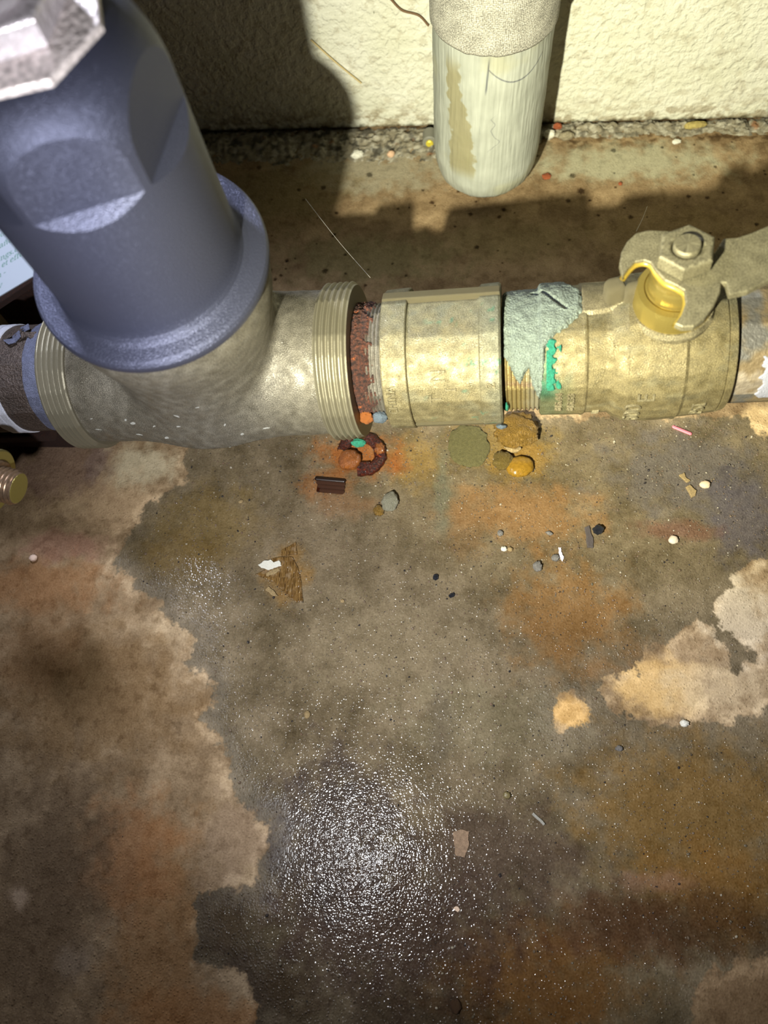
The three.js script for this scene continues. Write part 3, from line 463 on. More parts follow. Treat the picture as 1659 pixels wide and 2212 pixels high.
// ball valve with its lever
{
  const s0 = 0.1545, o = pipeThing('ball_valve', 'brass ball valve with flat lever handle, at the right end of the pipe', 'valve', s0);
  const vt = (s, a, r) => { const n = fbm(s * 80 + 9, a * 4, 4, 0, 0.6), g = clamp(sstep(0.5, -0.3, a + 0.4 * n) * 0.7 + sstep(0.2, 0.5, n) * 0.3), v = sstep(0.104, 0.097, s + 0.004 * n) * sstep(0.4, 0.9, a) * sstep(1.5, 1.2, a) * 0.9 + 0.5 * sstep(0.114, 0.1, s) * sstep(0.98, 1.1, a + 0.2 * n); return [lerp(lerp(1.05, 0.86, g), 0.45, v), lerp(lerp(1, 0.98, g), 0.85, v), lerp(lerp(0.84, 1.15, g), 0.8, v)]; };
  turned('valve_body', o, [[0.0934, 0.026], [0.0934, 0.0315], [0.0942, 0.0326], [0.1135, 0.0330], [0.1143, 0.0334], [0.1155, 0.0331], [0.1165, 0.0322], [0.1275, 0.0322], [0.1288, 0.0332], [0.1302, 0.0343], [0.1335, 0.0354], [0.1348, 0.0366], [0.136, 0.0364], [0.147, 0.0374], [0.159, 0.0368], [0.1602, 0.0373], [0.1618, 0.0362], [0.172, 0.0352], [0.1795, 0.0342], [0.1799, 0.0334], [0.1803, 0.0334], [0.1806, 0.0341], [0.1836, 0.0334], [0.1842, 0.0325], [0.1842, 0.026]], M.brassTint, { fine: 0.0012, seg: 160, crease: 0.5, tint: vt, wob: (x, a) => 0.0002 * fbm(x * 90, a * 4, 3) });
  // cast deck along the top that carries the stem, with its stops
  const ones = g => { g.setAttribute('color', new THREE.BufferAttribute(new Float32Array(g.attributes.position.count * 3).fill(1.12), 3)); return g; };
mesh('top_deck', ones(patchGeo(s0, 0.1125, 0.15, -1.25, 0.06, 60, 60, s => 0.0324 + 0.003 * sstep(0.126, 0.138, s), (s, a) => 0.0014 * sstep(0.03, 0.0, a - 0.10 * sstep(0.118, 0.138, s) * -1 - 0.02) * sstep(0.1125, 0.1145, s))), M.brassTint, o);
  const boss = ones(latheUp([[0.0, 0.018], [0.0206, 0.018], [0.0202, 0.0335], [0.0188, 0.0358], [0, 0.036]])); mesh('stem_boss', boss, M.brassTint, o);
  mesh('stem_housing', latheUp([[0, 0.03], [0.0182, 0.03], [0.0178, 0.0445], [0.0169, 0.0465], [0.0142, 0.047], [0.0137, 0.0462], [0, 0.046]]), M.brassBright, o);
  mesh('packing_nut', latheUp([[0, 0.045], [0.0128, 0.045], [0.0128, 0.054], [0.0122, 0.0552], [0.0112, 0.0557], [0.0108, 0.062], [0, 0.062]]), M.brassBright, o);
  for (const [x, z, w, l, h] of [[0.1285, -0.0071, 0.0095, 0.0095, 0.0130], [0.138, -0.0042, 0.011, 0.007, 0.0150]]) { const g = ones(new RoundedBoxGeometry(w, h, l, 6, 0.0036)); g.rotateY(0.25); g.translate(x - s0, 0.031 + h / 2, z); mesh('stop_lug', g, M.brassTint, o); }
  const hs = new THREE.Shape(); [[0.1286, 0.0069], [0.1276, -0.0003], [0.1288, -0.0066], [0.1315, -0.0121], [0.1358, -0.0166], [0.1411, -0.0177], [0.1498, -0.0163], [0.1585, -0.0154], [0.1647, -0.0096], [0.1674, -0.0024], [0.1697, -0.0063], [0.172, -0.0099], [0.1775, -0.0098], [0.184, -0.012], [0.1919, -0.0155], [0.207, -0.0232], [0.2059, 0.0093], [0.1882, 0.0135], [0.1784, 0.0189], [0.171, 0.0203], [0.1704, 0.0139], [0.1685, 0.0138], [0.1676, 0.0185], [0.1643, 0.0255], [0.16, 0.0317], [0.1553, 0.0351], [0.1509, 0.035], [0.1481, 0.0332], [0.1511, 0.0287], [0.1533, 0.0229], [0.1533, 0.0164], [0.1505, 0.0137], [0.1459, 0.0104], [0.1427, 0.0051], [0.1407, 0.0004], [0.1379, -0.0011], [0.1343, -0.0007], [0.1314, 0.0026]].forEach((p, i) => hs[i ? 'lineTo' : 'moveTo'](p[0] - s0, -p[1]));
  const hg = new THREE.ExtrudeGeometry(hs, { depth: 0.0022, bevelEnabled: true, bevelThickness: 0.0007, bevelSize: 0.0007, bevelOffset: -0.0007, bevelSegments: 3 }); hg.rotateX(-Math.PI / 2); hg.translate(0, 0.0625, 0);
  // the grip end lifts a little away from the hub
  mesh('lever_handle', hg, M.steelPlate, o);
  const edge = new THREE.CatmullRomCurve3([[0.1288, 0.0056], [0.1316, 0.0015], [0.1347, -0.0015], [0.1381, -0.0022], [0.1411, -0.0007], [0.1431, 0.0043], [0.1463, 0.0096], [0.151, 0.013], [0.1537, 0.0159], [0.1537, 0.0222], [0.1515, 0.028], [0.1485, 0.0323]].map(p => new THREE.Vector3(p[0] - s0, 0.0626, p[1] + 0.0006)));
  const eg = new THREE.TubeGeometry(edge, 60, 0.0014, 8); mesh('cut_edge', eg, std({ color: rgb(186, 160, 70), metalness: 0.6, roughness: 0.35 }), o).userData.label = 'gold yellow cut edge of the lever';
  const hx = new THREE.Shape(); for (let k = 0; k < 6; k++) { const a = (k * 60 + 20) * Math.PI / 180; hx[k ? 'lineTo' : 'moveTo'](0.0125 * Math.cos(a), 0.0125 * Math.sin(a)); }
  const hole = new THREE.Path(); hole.absarc(0, 0, 0.0062, 0, Math.PI * 2, true); hx.holes.push(hole);
  const ng = new THREE.ExtrudeGeometry(hx, { depth: 0.0056, bevelEnabled: true, bevelThickness: 0.0012, bevelSize: 0.0015, bevelOffset: -0.0015, bevelSegments: 3, curveSegments: 32 }); ng.rotateX(-Math.PI / 2); ng.translate(0, 0.0666, 0); mesh('handle_nut', ng, M.steelPlate, o);
  mesh('stem', latheUp([[0, 0.046], [0.0058, 0.046], [0.0058, 0.0742], [0.0052, 0.0752], [0, 0.0755]], 40), M.steelPlate, o);
  for (const [str, h, p, r, f] of [['B16.44', 0.0034, [0.1041, 1.6967], 0.033, font], ['B16.33', 0.0034, [0.1101, 1.7155], 0.033, font], ['MIN', 0.0032, [0.1231, 2.088], 0.0323, fontThin], ['600', 0.0075, [0.1419, 1.8798], 0.0371, fontThin], ['PSI', 0.006, [0.1725, 1.8454], 0.0354, fontThin], ['E', 0.0078, [0.1475, 1.3735], 0.0374, fontThin]]) mesh('raised_lettering', ones(castText(str, h, p[0], Math.min(p[1], 2.2), r, s0, f)), M.brassTint, o);
  const base = s => 0.0325;
  const vc = patchGeo(s0, 0.0963, 0.1033, 0.35, 1.25, 80, 240, base, (s, a) => { const e = Math.abs(s - 0.0982 - 0.0012 * n2(a * 6, 3)) / (0.0042 + 0.002 * n2(a * 9, 8)) + 1.1 * fbm(s * 260, a * 8, 3); const f = Math.hypot((s - 0.1035) / 0.0034, (a - 0.55) / 0.15) + 0.5 * fbm(s * 300, a * 10, 3); return 0.0016 - 0.0024 * sstep(0.35, 0.85, Math.min(e, f + 0.2, Math.hypot((s - 0.1025) / 0.0035, (a - 1.12) / 0.1) + 0.6 * fbm(s * 300 + 7, a * 10, 3))) + 0.0007 * fbm(s * 500, a * 16, 3) - 0.003 * sstep(0.8, 1, Math.abs(a - 0.8) / 0.45); });
  mesh('corrosion_crust', vc, M.verdigris, o).userData.label = 'bright turquoise corrosion crust';
}
function latheUp(p, seg = 72) { const g = toCreasedNormals(new THREE.LatheGeometry(p.map(q => new THREE.Vector2(Math.max(q[0], 1e-5), q[1])), seg), 0.5); const a = g.attributes.uv, b = g.attributes.position; for (let i = 0; i < a.count; i++) a.setXY(i, Math.atan2(b.getX(i), b.getZ(i)) * 0.015, b.getY(i)); return g; }

// galvanised pipe leaving to the right
{
  const o = pipeThing('galvanised_pipe', 'mottled grey galvanised pipe leaving the ball valve at the right edge', 'pipe', 0.26);
  turned('pipe_wall', o, [[0.184, 0.025], [0.184, 0.0302], [0.36, 0.0302], [0.36, 0.025]], M.galv, { fine: 0.004 });
  const OUT = 0.0302;
  mesh('paint_patch', patchGeo(0.26, 0.186, 0.225, 0.55, 2.1, 70, 90, s => OUT, (s, a) => { const d = Math.hypot((s - 0.2035) / 0.0105, (a - 1.28) / 0.45) + 0.6 * fbm(s * 110, a * 4, 3); return 0.0005 - 0.0019 * sstep(0.8, 1.02, d); }), std({ color: rgb(150, 150, 166), roughness: 0.6, bumpMap: tiled(crumbBump, 0.02), bumpScale: 0.0004 }), o).userData.label = 'pale lilac white paint patch';
}

// ---------------------------------------------------------------- vertical pipe in front of the wall
{
  const o = thing('vertical_pipe', 'white painted vertical pipe with a canvas wrapped top, standing against the wall', 'pipe', [0.0186, 0, 0.05]);
  const R = 0.0388, map = tex(512, 1024, (i, j) => {
    const u = i / 512, v = j / 1024, y = v * 0.5, a = (u - 0.5) * 2 * Math.PI;                  // a = 0 faces the viewer
    const br = fbm(u * 90, v * 14, 3, 90), n = fbm(u * 8, v * 12, 4, 8), st = n2(u * 200, v * 30, 200);
    let c = [166 + 20 * n + 14 * br, 168 + 20 * n + 14 * br, 158 + 20 * n + 14 * br];
    const yel = sstep(0.03, 0.0, y) * 0.0 + sstep(0.1, 0.5, fbm(u * 6 + 4, v * 9 + 3, 4, 6)) * 0.35; c = [lerp(c[0], 164, yel), lerp(c[1], 158, yel), lerp(c[2], 120, yel)];
    // worn strip at the left where the paint has come away
    const wy = sstep(0.028, 0.04, y) * sstep(0.125, 0.11, y), ctr = -0.72 + 0.22 * sstep(0.12, 0.05, y) + 0.1 * fbm(v * 60, 3, 3), w = 0.13 + 0.12 * sstep(0.12, 0.05, y);
    const k = wy * sstep(1.12, 0.85, Math.abs(a - ctr) / w + 0.5 * fbm(u * 40, v * 60, 3)); c = [lerp(c[0], 138, k * 0.8), lerp(c[1], 130, k * 0.8), lerp(c[2], 98, k * 0.8)];
    const low = sstep(0.016, 0.006, y + 0.006 * n) * sstep(0.2, -0.3, a + 0.3) * 0.5; c = [lerp(c[0], 150, low), lerp(c[1], 148, low), lerp(c[2], 130, low)];
    // drip cracks below the wrap
    const cr = (yc, ac, wd) => Math.abs(y - yc) < 0.0009 && Math.abs(a - ac) < wd;
    const arc = 0.1085 + 0.011 * Math.pow((a - 0.42) / 0.5, 2); const line = sstep(0.0007, 0.0002, Math.abs(y - arc)) * (Math.abs(a - 0.42) < 0.5 ? 1 : 0) + sstep(0.02, 0.006, Math.abs(a + 0.08 - 1.2 * (y - 0.12))) * sstep(0.1, 0.106, y) * sstep(0.13, 0.12, y) + sstep(0.012, 0.004, Math.abs(a - 0.07 - 0.3 * fbm(v * 50, 1, 2))) * sstep(0.055, 0.06, y) * sstep(0.088, 0.08, y) * 0.6;
    const d = -60 * clamp(line) - 26 * sstep(0.45, 0.6, st) * 0.4; return [c[0] + d, c[1] + d, c[2] + d * 0.8];
  }, true);
  const bump = tex(512, 1024, (i, j) => { const u = i / 512, v = j / 1024; return 0.5 + 0.3 * fbm(u * 110, v * 16, 3, 110) + 0.35 * fbm(u * 10, v * 16, 4, 10, 0.6); }, false);
  map.repeat.set(1, 1); const mat = std({ map, roughness: 0.6, bumpMap: bump, bumpScale: 0.0009 });
  const pf = [[0, 0.0006], [0.012, 0.0004], [0.022, 0.0022], [0.03, 0.0062], [0.0352, 0.0125], [0.0376, 0.02], [R, 0.032], [R, 0.06], [R, 0.09], [R, 0.125], [R, 0.5], [0, 0.5]];
  const g = new THREE.LatheGeometry(fine(pf, 0.004).map(p => new THREE.Vector2(p[0], p[1])), 120); { const p = g.attributes.position, uv = g.attributes.uv, L = p.count / 121; for (let i = 0; i < p.count; i++) { const x = p.getX(i), y = p.getY(i), z = p.getZ(i), r = Math.hypot(x, z), a = Math.floor(i / L) / 120 * 2 * Math.PI, k = r > 1e-3 ? 1 + (0.0006 * fbm(a * 3, y * 60, 3) + 0.0012 * sstep(0.02, 0, y) * fbm(a * 6, y * 200, 3)) / r : 1; p.setXYZ(i, x * k, y, z * k); uv.setXY(i, a / (2 * Math.PI), y / 0.5); } g.computeVertexNormals(); g.rotateY(Math.PI); }
  mesh('pipe_wall', g, mat, o);
  const wg = new THREE.LatheGeometry(fine([[R - 0.0008, 0.1295], [R + 0.0008, 0.1288], [R + 0.0016, 0.1305], [R + 0.0017, 0.15], [R + 0.0017, 0.5], [R - 0.001, 0.5]], 0.006).map(p => new THREE.Vector2(p[0], p[1])), 160); { const p = wg.attributes.position, uv = wg.attributes.uv, L = p.count / 161; for (let i = 0; i < p.count; i++) { const a = Math.floor(i / L) / 160 * 2 * Math.PI, y = p.getY(i); p.setY(i, y < 0.135 ? y + 0.0022 * fbm(Math.cos(a) * 2, Math.sin(a) * 2, 3) : y); uv.setXY(i, a * R, y); } wg.computeVertexNormals(); }
  mesh('canvas_wrap', wg, std({ color: rgb(200, 198, 192), roughness: 0.85, bumpMap: tiled(weaveBump, 0.018), bumpScale: 0.00035, map: tiled(castTone, 0.09) }), o).userData.label = 'painted woven canvas wrap';
}

// ---------------------------------------------------------------- warning card behind the bonnet
{
  const BR = new THREE.Vector3(-0.1982, 0.1795, 0.2939), BL = new THREE.Vector3(-0.2206, 0.1803, 0.3139), TR = new THREE.Vector3(-0.1974, 0.1928, 0.2539);
  const X = BR.clone().sub(BL), Y = TR.clone().sub(BR), C = BL.clone();
  const cw = 512, ch = 768, cv = document.createElement('canvas'); cv.width = cw; cv.height = ch; const c2 = cv.getContext('2d');
  c2.fillStyle = '#ffffff'; c2.fillRect(0, 0, cw, ch);
  c2.fillStyle = '#1f9a63'; c2.textAlign = 'right'; c2.font = '66px serif';
  const map = (x, y) => { // photo survey point on the card -> canvas
    const a = [82 - -40, 591 - 664], b = [97 - 82, 405 - 591], qx = x + 40, qy = y - 664, det = a[0] * b[1] - a[1] * b[0]; const u = (qx * b[1] - qy * b[0]) / det, v = (a[0] * qy - a[1] * qx) / det; return [u * cw, (1 - v) * ch]; };
  for (const [str, x, y] of [['duc', 22, 479], ['gov', 18, 504], ['daño', 26, 522], ['nings.ca.g', 60, 529], ['cer et effets', 62, 544], ['n -', 12, 592], ['v', 5, 619]]) { const [u, v] = map(x, y); c2.fillText(str, u, v + 8); }
  { const [u, v] = map(4, 464); c2.fillStyle = '#0f9a45'; c2.fillRect(u - 60, v - 50, 62, 50); }
  const t = new THREE.CanvasTexture(cv); t.colorSpace = THREE.SRGBColorSpace; t.anisotropy = 8;
  const o = thing('warning_tag', 'white warning card with green print, behind the dark bonnet', 'tag', C.toArray());
  const nrm = X.clone().cross(Y).normalize().multiplyScalar(0.0004), pos = [], uv = [], idx = [];
  const quad = (pts, uvs) => { const k = pos.length / 3; pts.forEach((p, i) => { pos.push(p.x, p.y, p.z); uv.push(...uvs[i]); }); idx.push(k, k + 1, k + 2, k, k + 2, k + 3); };
  const z0 = new THREE.Vector3(), cs = [z0, X, X.clone().add(Y), Y], f = cs.map(p => p.clone().add(nrm)), bk = cs.map(p => p.clone().sub(nrm));
  quad(f, [[0, 0], [1, 0], [1, 1], [0, 1]]); const blank = [[0.9, 0.02], [0.91, 0.02], [0.91, 0.03], [0.9, 0.03]]; quad([bk[3], bk[2], bk[1], bk[0]], blank);
  for (let k = 0; k < 4; k++) quad([bk[k], bk[(k + 1) % 4], f[(k + 1) % 4], f[k]], blank);
  const g = new THREE.BufferGeometry(); g.setAttribute('position', new THREE.Float32BufferAttribute(pos, 3)); g.setAttribute('uv', new THREE.Float32BufferAttribute(uv, 2)); g.setIndex(idx); g.computeVertexNormals();
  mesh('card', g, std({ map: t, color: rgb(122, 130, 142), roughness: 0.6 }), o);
  const top = Y.clone().add(X.clone().multiplyScalar(0.4)), bn = new THREE.CatmullRomCurve3([top, top.clone().add(new THREE.Vector3(0.0, 0.012, -0.01)), new THREE.Vector3(-0.03, 0.05, -0.05), new THREE.Vector3(-0.291, 0.112, 0.286).sub(C)]);
  mesh('tie_wire', new THREE.TubeGeometry(bn, 24, 0.0006, 6), M.steelDark, o);
}

// rusty pipe support behind and below the left pipe
{
  const o = thing('pipe_support', 'rusty brown steel pipe support bracket under the left pipe', 'bracket', [-0.285, 0, 0.27]);
  const add = (name, w, h, d, x, y, z, m, r = [0, 0, 0]) => { const g = new RoundedBoxGeometry(w, h, d, 3, Math.min(w, h, d) * 0.2); const q = mesh(name, g, m, o); q.position.set(x, y, z); q.rotation.set(...r); return q; };
  add('post', 0.06, 0.04, 0.045, 0.0, 0.02, 0.005, M.rustBracket);
  add('saddle_plate', 0.062, 0.008, 0.06, 0.002, 0.0435, 0.012, M.rustBracket, [0, 0, SLOPE]);
  add('back_plate', 0.05, 0.006, 0.05, 0.015, 0.112, -0.045, M.rustBracket, [0.3, 0.5, 0.15]);
  add('clamp_strap', 0.018, 0.004, 0.06, 0.045, 0.115, -0.05, M.galv, [0.35, 0.25, 0.1]);
  add('back_leg', 0.05, 0.13, 0.008, 0.0, 0.065, -0.055, M.rustBracket);
}
// threaded bolt end with its washer, below the left pipe
{
  const d = [0.93, 0.3, 0.2], o = thing('bolt', 'yellow zinc plated bolt end with washer at the left edge, below the pipe', 'bolt', [-0.2309, 0.117, 0.3752]);
  const q = new THREE.Quaternion().setFromUnitVectors(new THREE.Vector3(1, 0, 0), new THREE.Vector3(0.97, -0.12, 0.2).normalize()); o.quaternion.copy(q);
  const w = latheX([[-0.0045, 0.001], [-0.0045, 0.0165], [-0.004, 0.0172], [-0.0028, 0.0172], [-0.0022, 0.0165], [-0.0022, 0.001]], 64); mesh('washer', w, M.zincYellow, o);
  mesh('nut', latheX([[-0.0024, 0.001], [-0.0024, 0.0118], [-0.0016, 0.0122], [-0.0006, 0.0112], [-0.0004, 0.001]], 48), M.boltSteel, o);
  const th = latheX([[-0.03, 0.0005], [-0.03, 0.0082], ...threads(-0.006, 0.0085, 0.0093, 0.0011, 6), [0.0092, 0.0085], [0.0098, 0.0078]], 64); mesh('thread', th, M.boltSteel, o);
  mesh('end_face', latheX([[0.0088, 0.0081], [0.0098, 0.0079], [0.0101, 0.0072], [0.0101, 0.0001]], 48), M.zincYellow, o);
}

// ---------------------------------------------------------------- small things on the floor
const wetRed = std({ map: tiled(rustTone, 0.02), color: rgb(205, 150, 120), roughness: 0.22, bumpMap: tiled(crumbBump, 0.02), bumpScale: 0.0004 });
const wetOrange = std({ color: rgb(158, 92, 40), roughness: 0.2, map: tiled(castTone, 0.02), bumpMap: tiled(crumbBump, 0.02), bumpScale: 0.0004 });
const ochre = std({ color: rgb(156, 122, 58), roughness: 0.28, map: tiled(castTone, 0.012), bumpMap: tiled(crumbBump, 0.02), bumpScale: 0.0008 });
const lichen = std({ color: rgb(138, 132, 90), roughness: 0.4, map: tiled(castTone, 0.02), bumpMap: tiled(crumbBump, 0.012), bumpScale: 0.0005 });
const tan = std({ color: rgb(212, 184, 136), roughness: 0.8, map: tiled(castTone, 0.01), bumpMap: tiled(crumbBump, 0.01), bumpScale: 0.0004 });
const chalk = std({ color: rgb(246, 242, 228), roughness: 0.8, bumpMap: tiled(crumbBump, 0.01), bumpScale: 0.0003 });
const greyStone = std({ color: rgb(176, 172, 172), roughness: 0.5, map: tiled(castTone, 0.008), bumpMap: tiled(crumbBump, 0.008), bumpScale: 0.0005 });
const darkStone = std({ color: rgb(44, 46, 54), roughness: 0.3, bumpMap: tiled(crumbBump, 0.008), bumpScale: 0.0006 });
const glass = std({ color: rgb(150, 146, 128), roughness: 0.15, bumpMap: tiled(crumbBump, 0.014), bumpScale: 0.0008 });
const woodWet = std({ color: rgb(255, 255, 255), roughness: 0.25, map: tiled(tex(256, 256, (i, j) => { const g = fbm(i / 256 * 40, j / 256 * 5, 4, 0, 0.6), k = sstep(0.1, 0.5, fbm(i / 256 * 7, j / 256 * 7, 3)); return [lerp(112, 132, k) + 50 * g, lerp(84, 108, k) + 44 * g, lerp(46, 78, k) + 30 * g]; }, true), 0.04), bumpMap: tiled(tex(256, 256, (i, j) => 0.5 + 0.7 * fbm(i / 256 * 40, j / 256 * 5, 4, 0, 0.6), false), 0.04), bumpScale: 0.0012 });
function rock(name, label, cat, x, z, rx, ry, rz, mat, rot = 0, rough = 0.3, group) { const m = mesh(name, lump(rx, ry, rz, x * 91 + z * 57, rough, Math.max(rx, rz) > 0.004 ? 6 : 3, Math.max(rx, rz) > 0.008 ? 3.2 : 2.2), mat, scene); m.position.set(x, 0, z); m.rotation.y = rot; return tag(m, label, cat, group); }
const outline = (pts, c) => pts.map(p => [p[0] - c[0], p[1] - c[1]]);
function flake(name, label, cat, pts, t, mat, y = 0) { const c = pts.reduce((a, p) => [a[0] + p[0] / pts.length, a[1] + p[1] / pts.length], [0, 0]); const m = mesh(name, chip(outline(pts, c), t), mat, scene); m.position.set(c[0], y, c[1]); return tag(m, label, cat); }

// rust fallen from the nipple
{
  const c = [-0.0594, 0.2976], o = thing('rust_flake', 'dark red curled rust flake under the rusty nipple', 'rust flake', [c[0], 0, c[1]]);
  const cur = new THREE.CatmullRomCurve3([[-0.0745, 0.2954], [-0.0721, 0.2863], [-0.0628, 0.2837], [-0.0531, 0.2881], [-0.0493, 0.2992], [-0.0556, 0.3079], [-0.0642, 0.309]].map(p => new THREE.Vector3(p[0] - c[0], 0.0012, p[1] - c[1])));
  const g = new THREE.TubeGeometry(cur, 60, 0.0042, 14, false); { const p = g.attributes.position; for (let i = 0; i < p.count; i++) { const x = p.getX(i), y = p.getY(i), z = p.getZ(i); p.setXYZ(i, x * (1 + 0.12 * n2(z * 300, y * 300)), Math.max(-0.0002, y * 0.75 + 0.0009 * n2(x * 300, z * 300)), z * (1 + 0.1 * n2(x * 260 + 5, z * 200))); } g.computeVertexNormals(); const uv = g.attributes.uv; for (let i = 0; i < uv.count; i++) uv.setXY(i, p.getX(i), p.getZ(i)); }
  mesh('curl', g, wetRed, o); const n1 = mesh('nodule', lump(0.0035, 0.0035, 0.004, 31, 0.5), wetOrange, o); n1.position.set(0.0095, 0, -0.004); const n2_ = mesh('nodule', lump(0.0045, 0.0026, 0.003, 33, 0.5), wetRed, o); n2_.position.set(0.001, 0, 0.0088);
}
rock('rust_lump', 'smooth wet orange rust lump inside the curled flake', 'rust lump', -0.0693, 0.303, 0.0078, 0.005, 0.0075, wetOrange, 0.3, 0.18);
{
  const c = [-0.082, 0.3202], o = thing('thread_fragment', 'broken rusty piece of pipe thread with ridges, left of the orange lump', 'metal fragment', [c[0], 0, c[1]], [0, -0.08, 0]);
  for (let k = 0; k < 4; k++) { const g = new THREE.CapsuleGeometry(0.0015, 0.0182 - 0.0014 * k, 5, 14); g.rotateZ(Math.PI / 2); g.scale(1, 0.75, 1); g.translate(0.0008 * k, 0.0016 + 0.0003 * Math.sin(k * 1.1), -0.0038 + 0.0026 * k); mesh('ridge', g, k === 0 ? std({ color: rgb(34, 22, 18), roughness: 0.25 }) : std({ color: rgb(104, 70, 54), roughness: 0.16, metalness: 0.2, bumpMap: tiled(crumbBump, 0.01), bumpScale: 0.0003 }), o); }
  mesh('shard', new RoundedBoxGeometry(0.018, 0.0018, 0.0098, 2, 0.0006).translate(0.001, 0.0008, 0.0004), M.rustWet, o);
}
rock('slag_droplet', 'glossy grey glassy droplet below the coupling', 'droplet', -0.0411, 0.332, 0.0052, 0.0042, 0.0066, glass, -0.3, 0.2);
rock('clod', 'small brown clod touching the left of the grey droplet', 'clod', -0.0484, 0.3377, 0.0032, 0.002, 0.004, ochre, 0.4, 0.4);
// deposits below the right joint
rock('mineral_crust', 'pale green flat mineral disc on the floor under the coupling', 'mineral deposit', 0.009, 0.2896, 0.0132, 0.0012, 0.0158, lichen, 0.2, 0.18);
rock('mineral_crust', 'crumbly ochre mineral mound on the floor directly under the brass threads', 'mineral deposit', 0.0399, 0.2798, 0.0142, 0.0065, 0.0125, ochre, 0, 0.3);
rock('mineral_crust', 'small round olive mineral lump left of the ochre pool', 'mineral deposit', 0.0313, 0.3012, 0.0066, 0.004, 0.0062, std({ color: rgb(120, 100, 52), roughness: 0.25, bumpMap: tiled(crumbBump, 0.015), bumpScale: 0.0008 }), 0.5, 0.3);
rock('mineral_crust', 'smooth ochre mineral blob, lowest of the deposits under the right joint', 'mineral deposit', 0.0423, 0.3051, 0.0092, 0.0035, 0.0072, std({ color: rgb(160, 122, 44), roughness: 0.2, map: tiled(castTone, 0.02) }), 0.2, 0.12);
rock('mineral_crust', 'little tan nodule between the ochre mound and blob', 'mineral deposit', 0.0383, 0.2916, 0.0046, 0.0024, 0.003, tan, 0.1, 0.4);
// wet bark with paint chips
flake('wood_chip', 'wet brown fan shaped wood chip under the white paint chip', 'wood chip', [[-0.1119, 0.3712], [-0.1017, 0.3709], [-0.0971, 0.378], [-0.0941, 0.3883], [-0.0918, 0.3997], [-0.0964, 0.4004], [-0.1034, 0.3955], [-0.1125, 0.3876], [-0.1244, 0.3831], [-0.1179, 0.3798], [-0.1171, 0.3736]], 0.0016, woodWet);
flake('wood_chip', 'small wet bark piece just above the fan shaped wood chip', 'wood chip', [[-0.1094, 0.3664], [-0.1004, 0.3605], [-0.0986, 0.3687], [-0.109, 0.3705]], 0.0014, woodWet);
flake('paint_chip', 'bright white paint chip lying on the wet wood chip', 'paint chip', [[-0.1227, 0.3772], [-0.1194, 0.3743], [-0.115, 0.3735], [-0.1133, 0.375], [-0.1095, 0.3737], [-0.1077, 0.377], [-0.1117, 0.3784], [-0.1151, 0.3803], [-0.12, 0.3792]], 0.0012, chalk, 0.0016);
flake('paint_chip', 'narrow cream sliver directly below the bright white chip', 'paint chip', [[-0.1173, 0.3826], [-0.1134, 0.38], [-0.1093, 0.3789], [-0.1085, 0.3805], [-0.1118, 0.383], [-0.1165, 0.3844]], 0.0013, tan, 0.0016);
flake('paint_chip', 'cream sliver at the lower left tip of the wood chip', 'paint chip', [[-0.1164, 0.3929], [-0.1151, 0.3908], [-0.1106, 0.394], [-0.1079, 0.3969], [-0.1115, 0.3967]], 0.0013, tan, 0.0004);
flake('paint_chip', 'large pinkish white paint flake on the dark wet floor', 'paint chip', [[0.0035, 0.5269], [0.0078, 0.5257], [0.0121, 0.5264], [0.0116, 0.5288], [0.0124, 0.5325], [0.011, 0.5367], [0.01, 0.5395], [0.0048, 0.5387], [0.0044, 0.5343], [0.0038, 0.5306]], 0.0012, std({ color: rgb(222, 188, 160), roughness: 0.8, map: tiled(castTone, 0.02), bumpMap: tiled(crumbBump, 0.01), bumpScale: 0.0005 }));
flake('paint_chip', 'tiny pink white chip below the large paint flake', 'paint chip', [[0.0038, 0.5646], [0.0057, 0.5633], [0.0079, 0.5645], [0.0067, 0.5661]], 0.001, std({ color: rgb(224, 196, 172), roughness: 0.8 }));
flake('plaster_crumb', 'upper tan plaster crumb right of the orange stain', 'crumb', [[0.1429, 0.3086], [0.1465, 0.3066], [0.1471, 0.3098], [0.1497, 0.3124], [0.1476, 0.3137], [0.1453, 0.3112]], 0.0012, tan);
flake('plaster_crumb', 'largest tan plaster crumb, below the upper one', 'crumb', [[0.1462, 0.317], [0.1489, 0.315], [0.1528, 0.3194], [0.1516, 0.3227], [0.1495, 0.3243]], 0.0016, tan);
rock('plaster_crumb', 'rounded pale plaster crumb at the right of the tan pair', 'crumb', 0.1583, 0.3151, 0.0034, 0.0018, 0.0026, std({ color: rgb(214, 190, 160), roughness: 0.75 }), 0, 0.3);
rock('pebble', 'round pale pebble below the reddish streak', 'pebble', 0.1356, 0.3531, 0.0031, 0.0018, 0.0027, std({ color: rgb(206, 190, 170), roughness: 0.6 }), 0.3, 0.22);
rock('pebble', 'shiny black pebble right of the orange stain', 'pebble', 0.0903, 0.3478, 0.0034, 0.0028, 0.003, darkStone, 0.2, 0.35);
flake('slate_splinter', 'grey slate splinter left of the black pebble', 'splinter', [[0.0822, 0.3458], [0.0848, 0.3448], [0.0874, 0.3556], [0.0866, 0.3593], [0.0832, 0.3594], [0.0827, 0.352]], 0.0015, std({ color: rgb(112, 102, 100), roughness: 0.4, bumpMap: tiled(crumbBump, 0.01), bumpScale: 0.0006 }));
flake('paint_chip', 'upright white sliver on the ochre stain', 'paint chip', [[0.0656, 0.3599], [0.0673, 0.3598], [0.0672, 0.3629], [0.0688, 0.3659], [0.0679, 0.3689], [0.066, 0.366]], 0.0014, std({ color: rgb(226, 214, 220), roughness: 0.6 }));
rock('pebble', 'dark grey pebble beside the upright white sliver', 'pebble', 0.0634, 0.3669, 0.0024, 0.0018, 0.0022, greyStone, 0, 0.4);
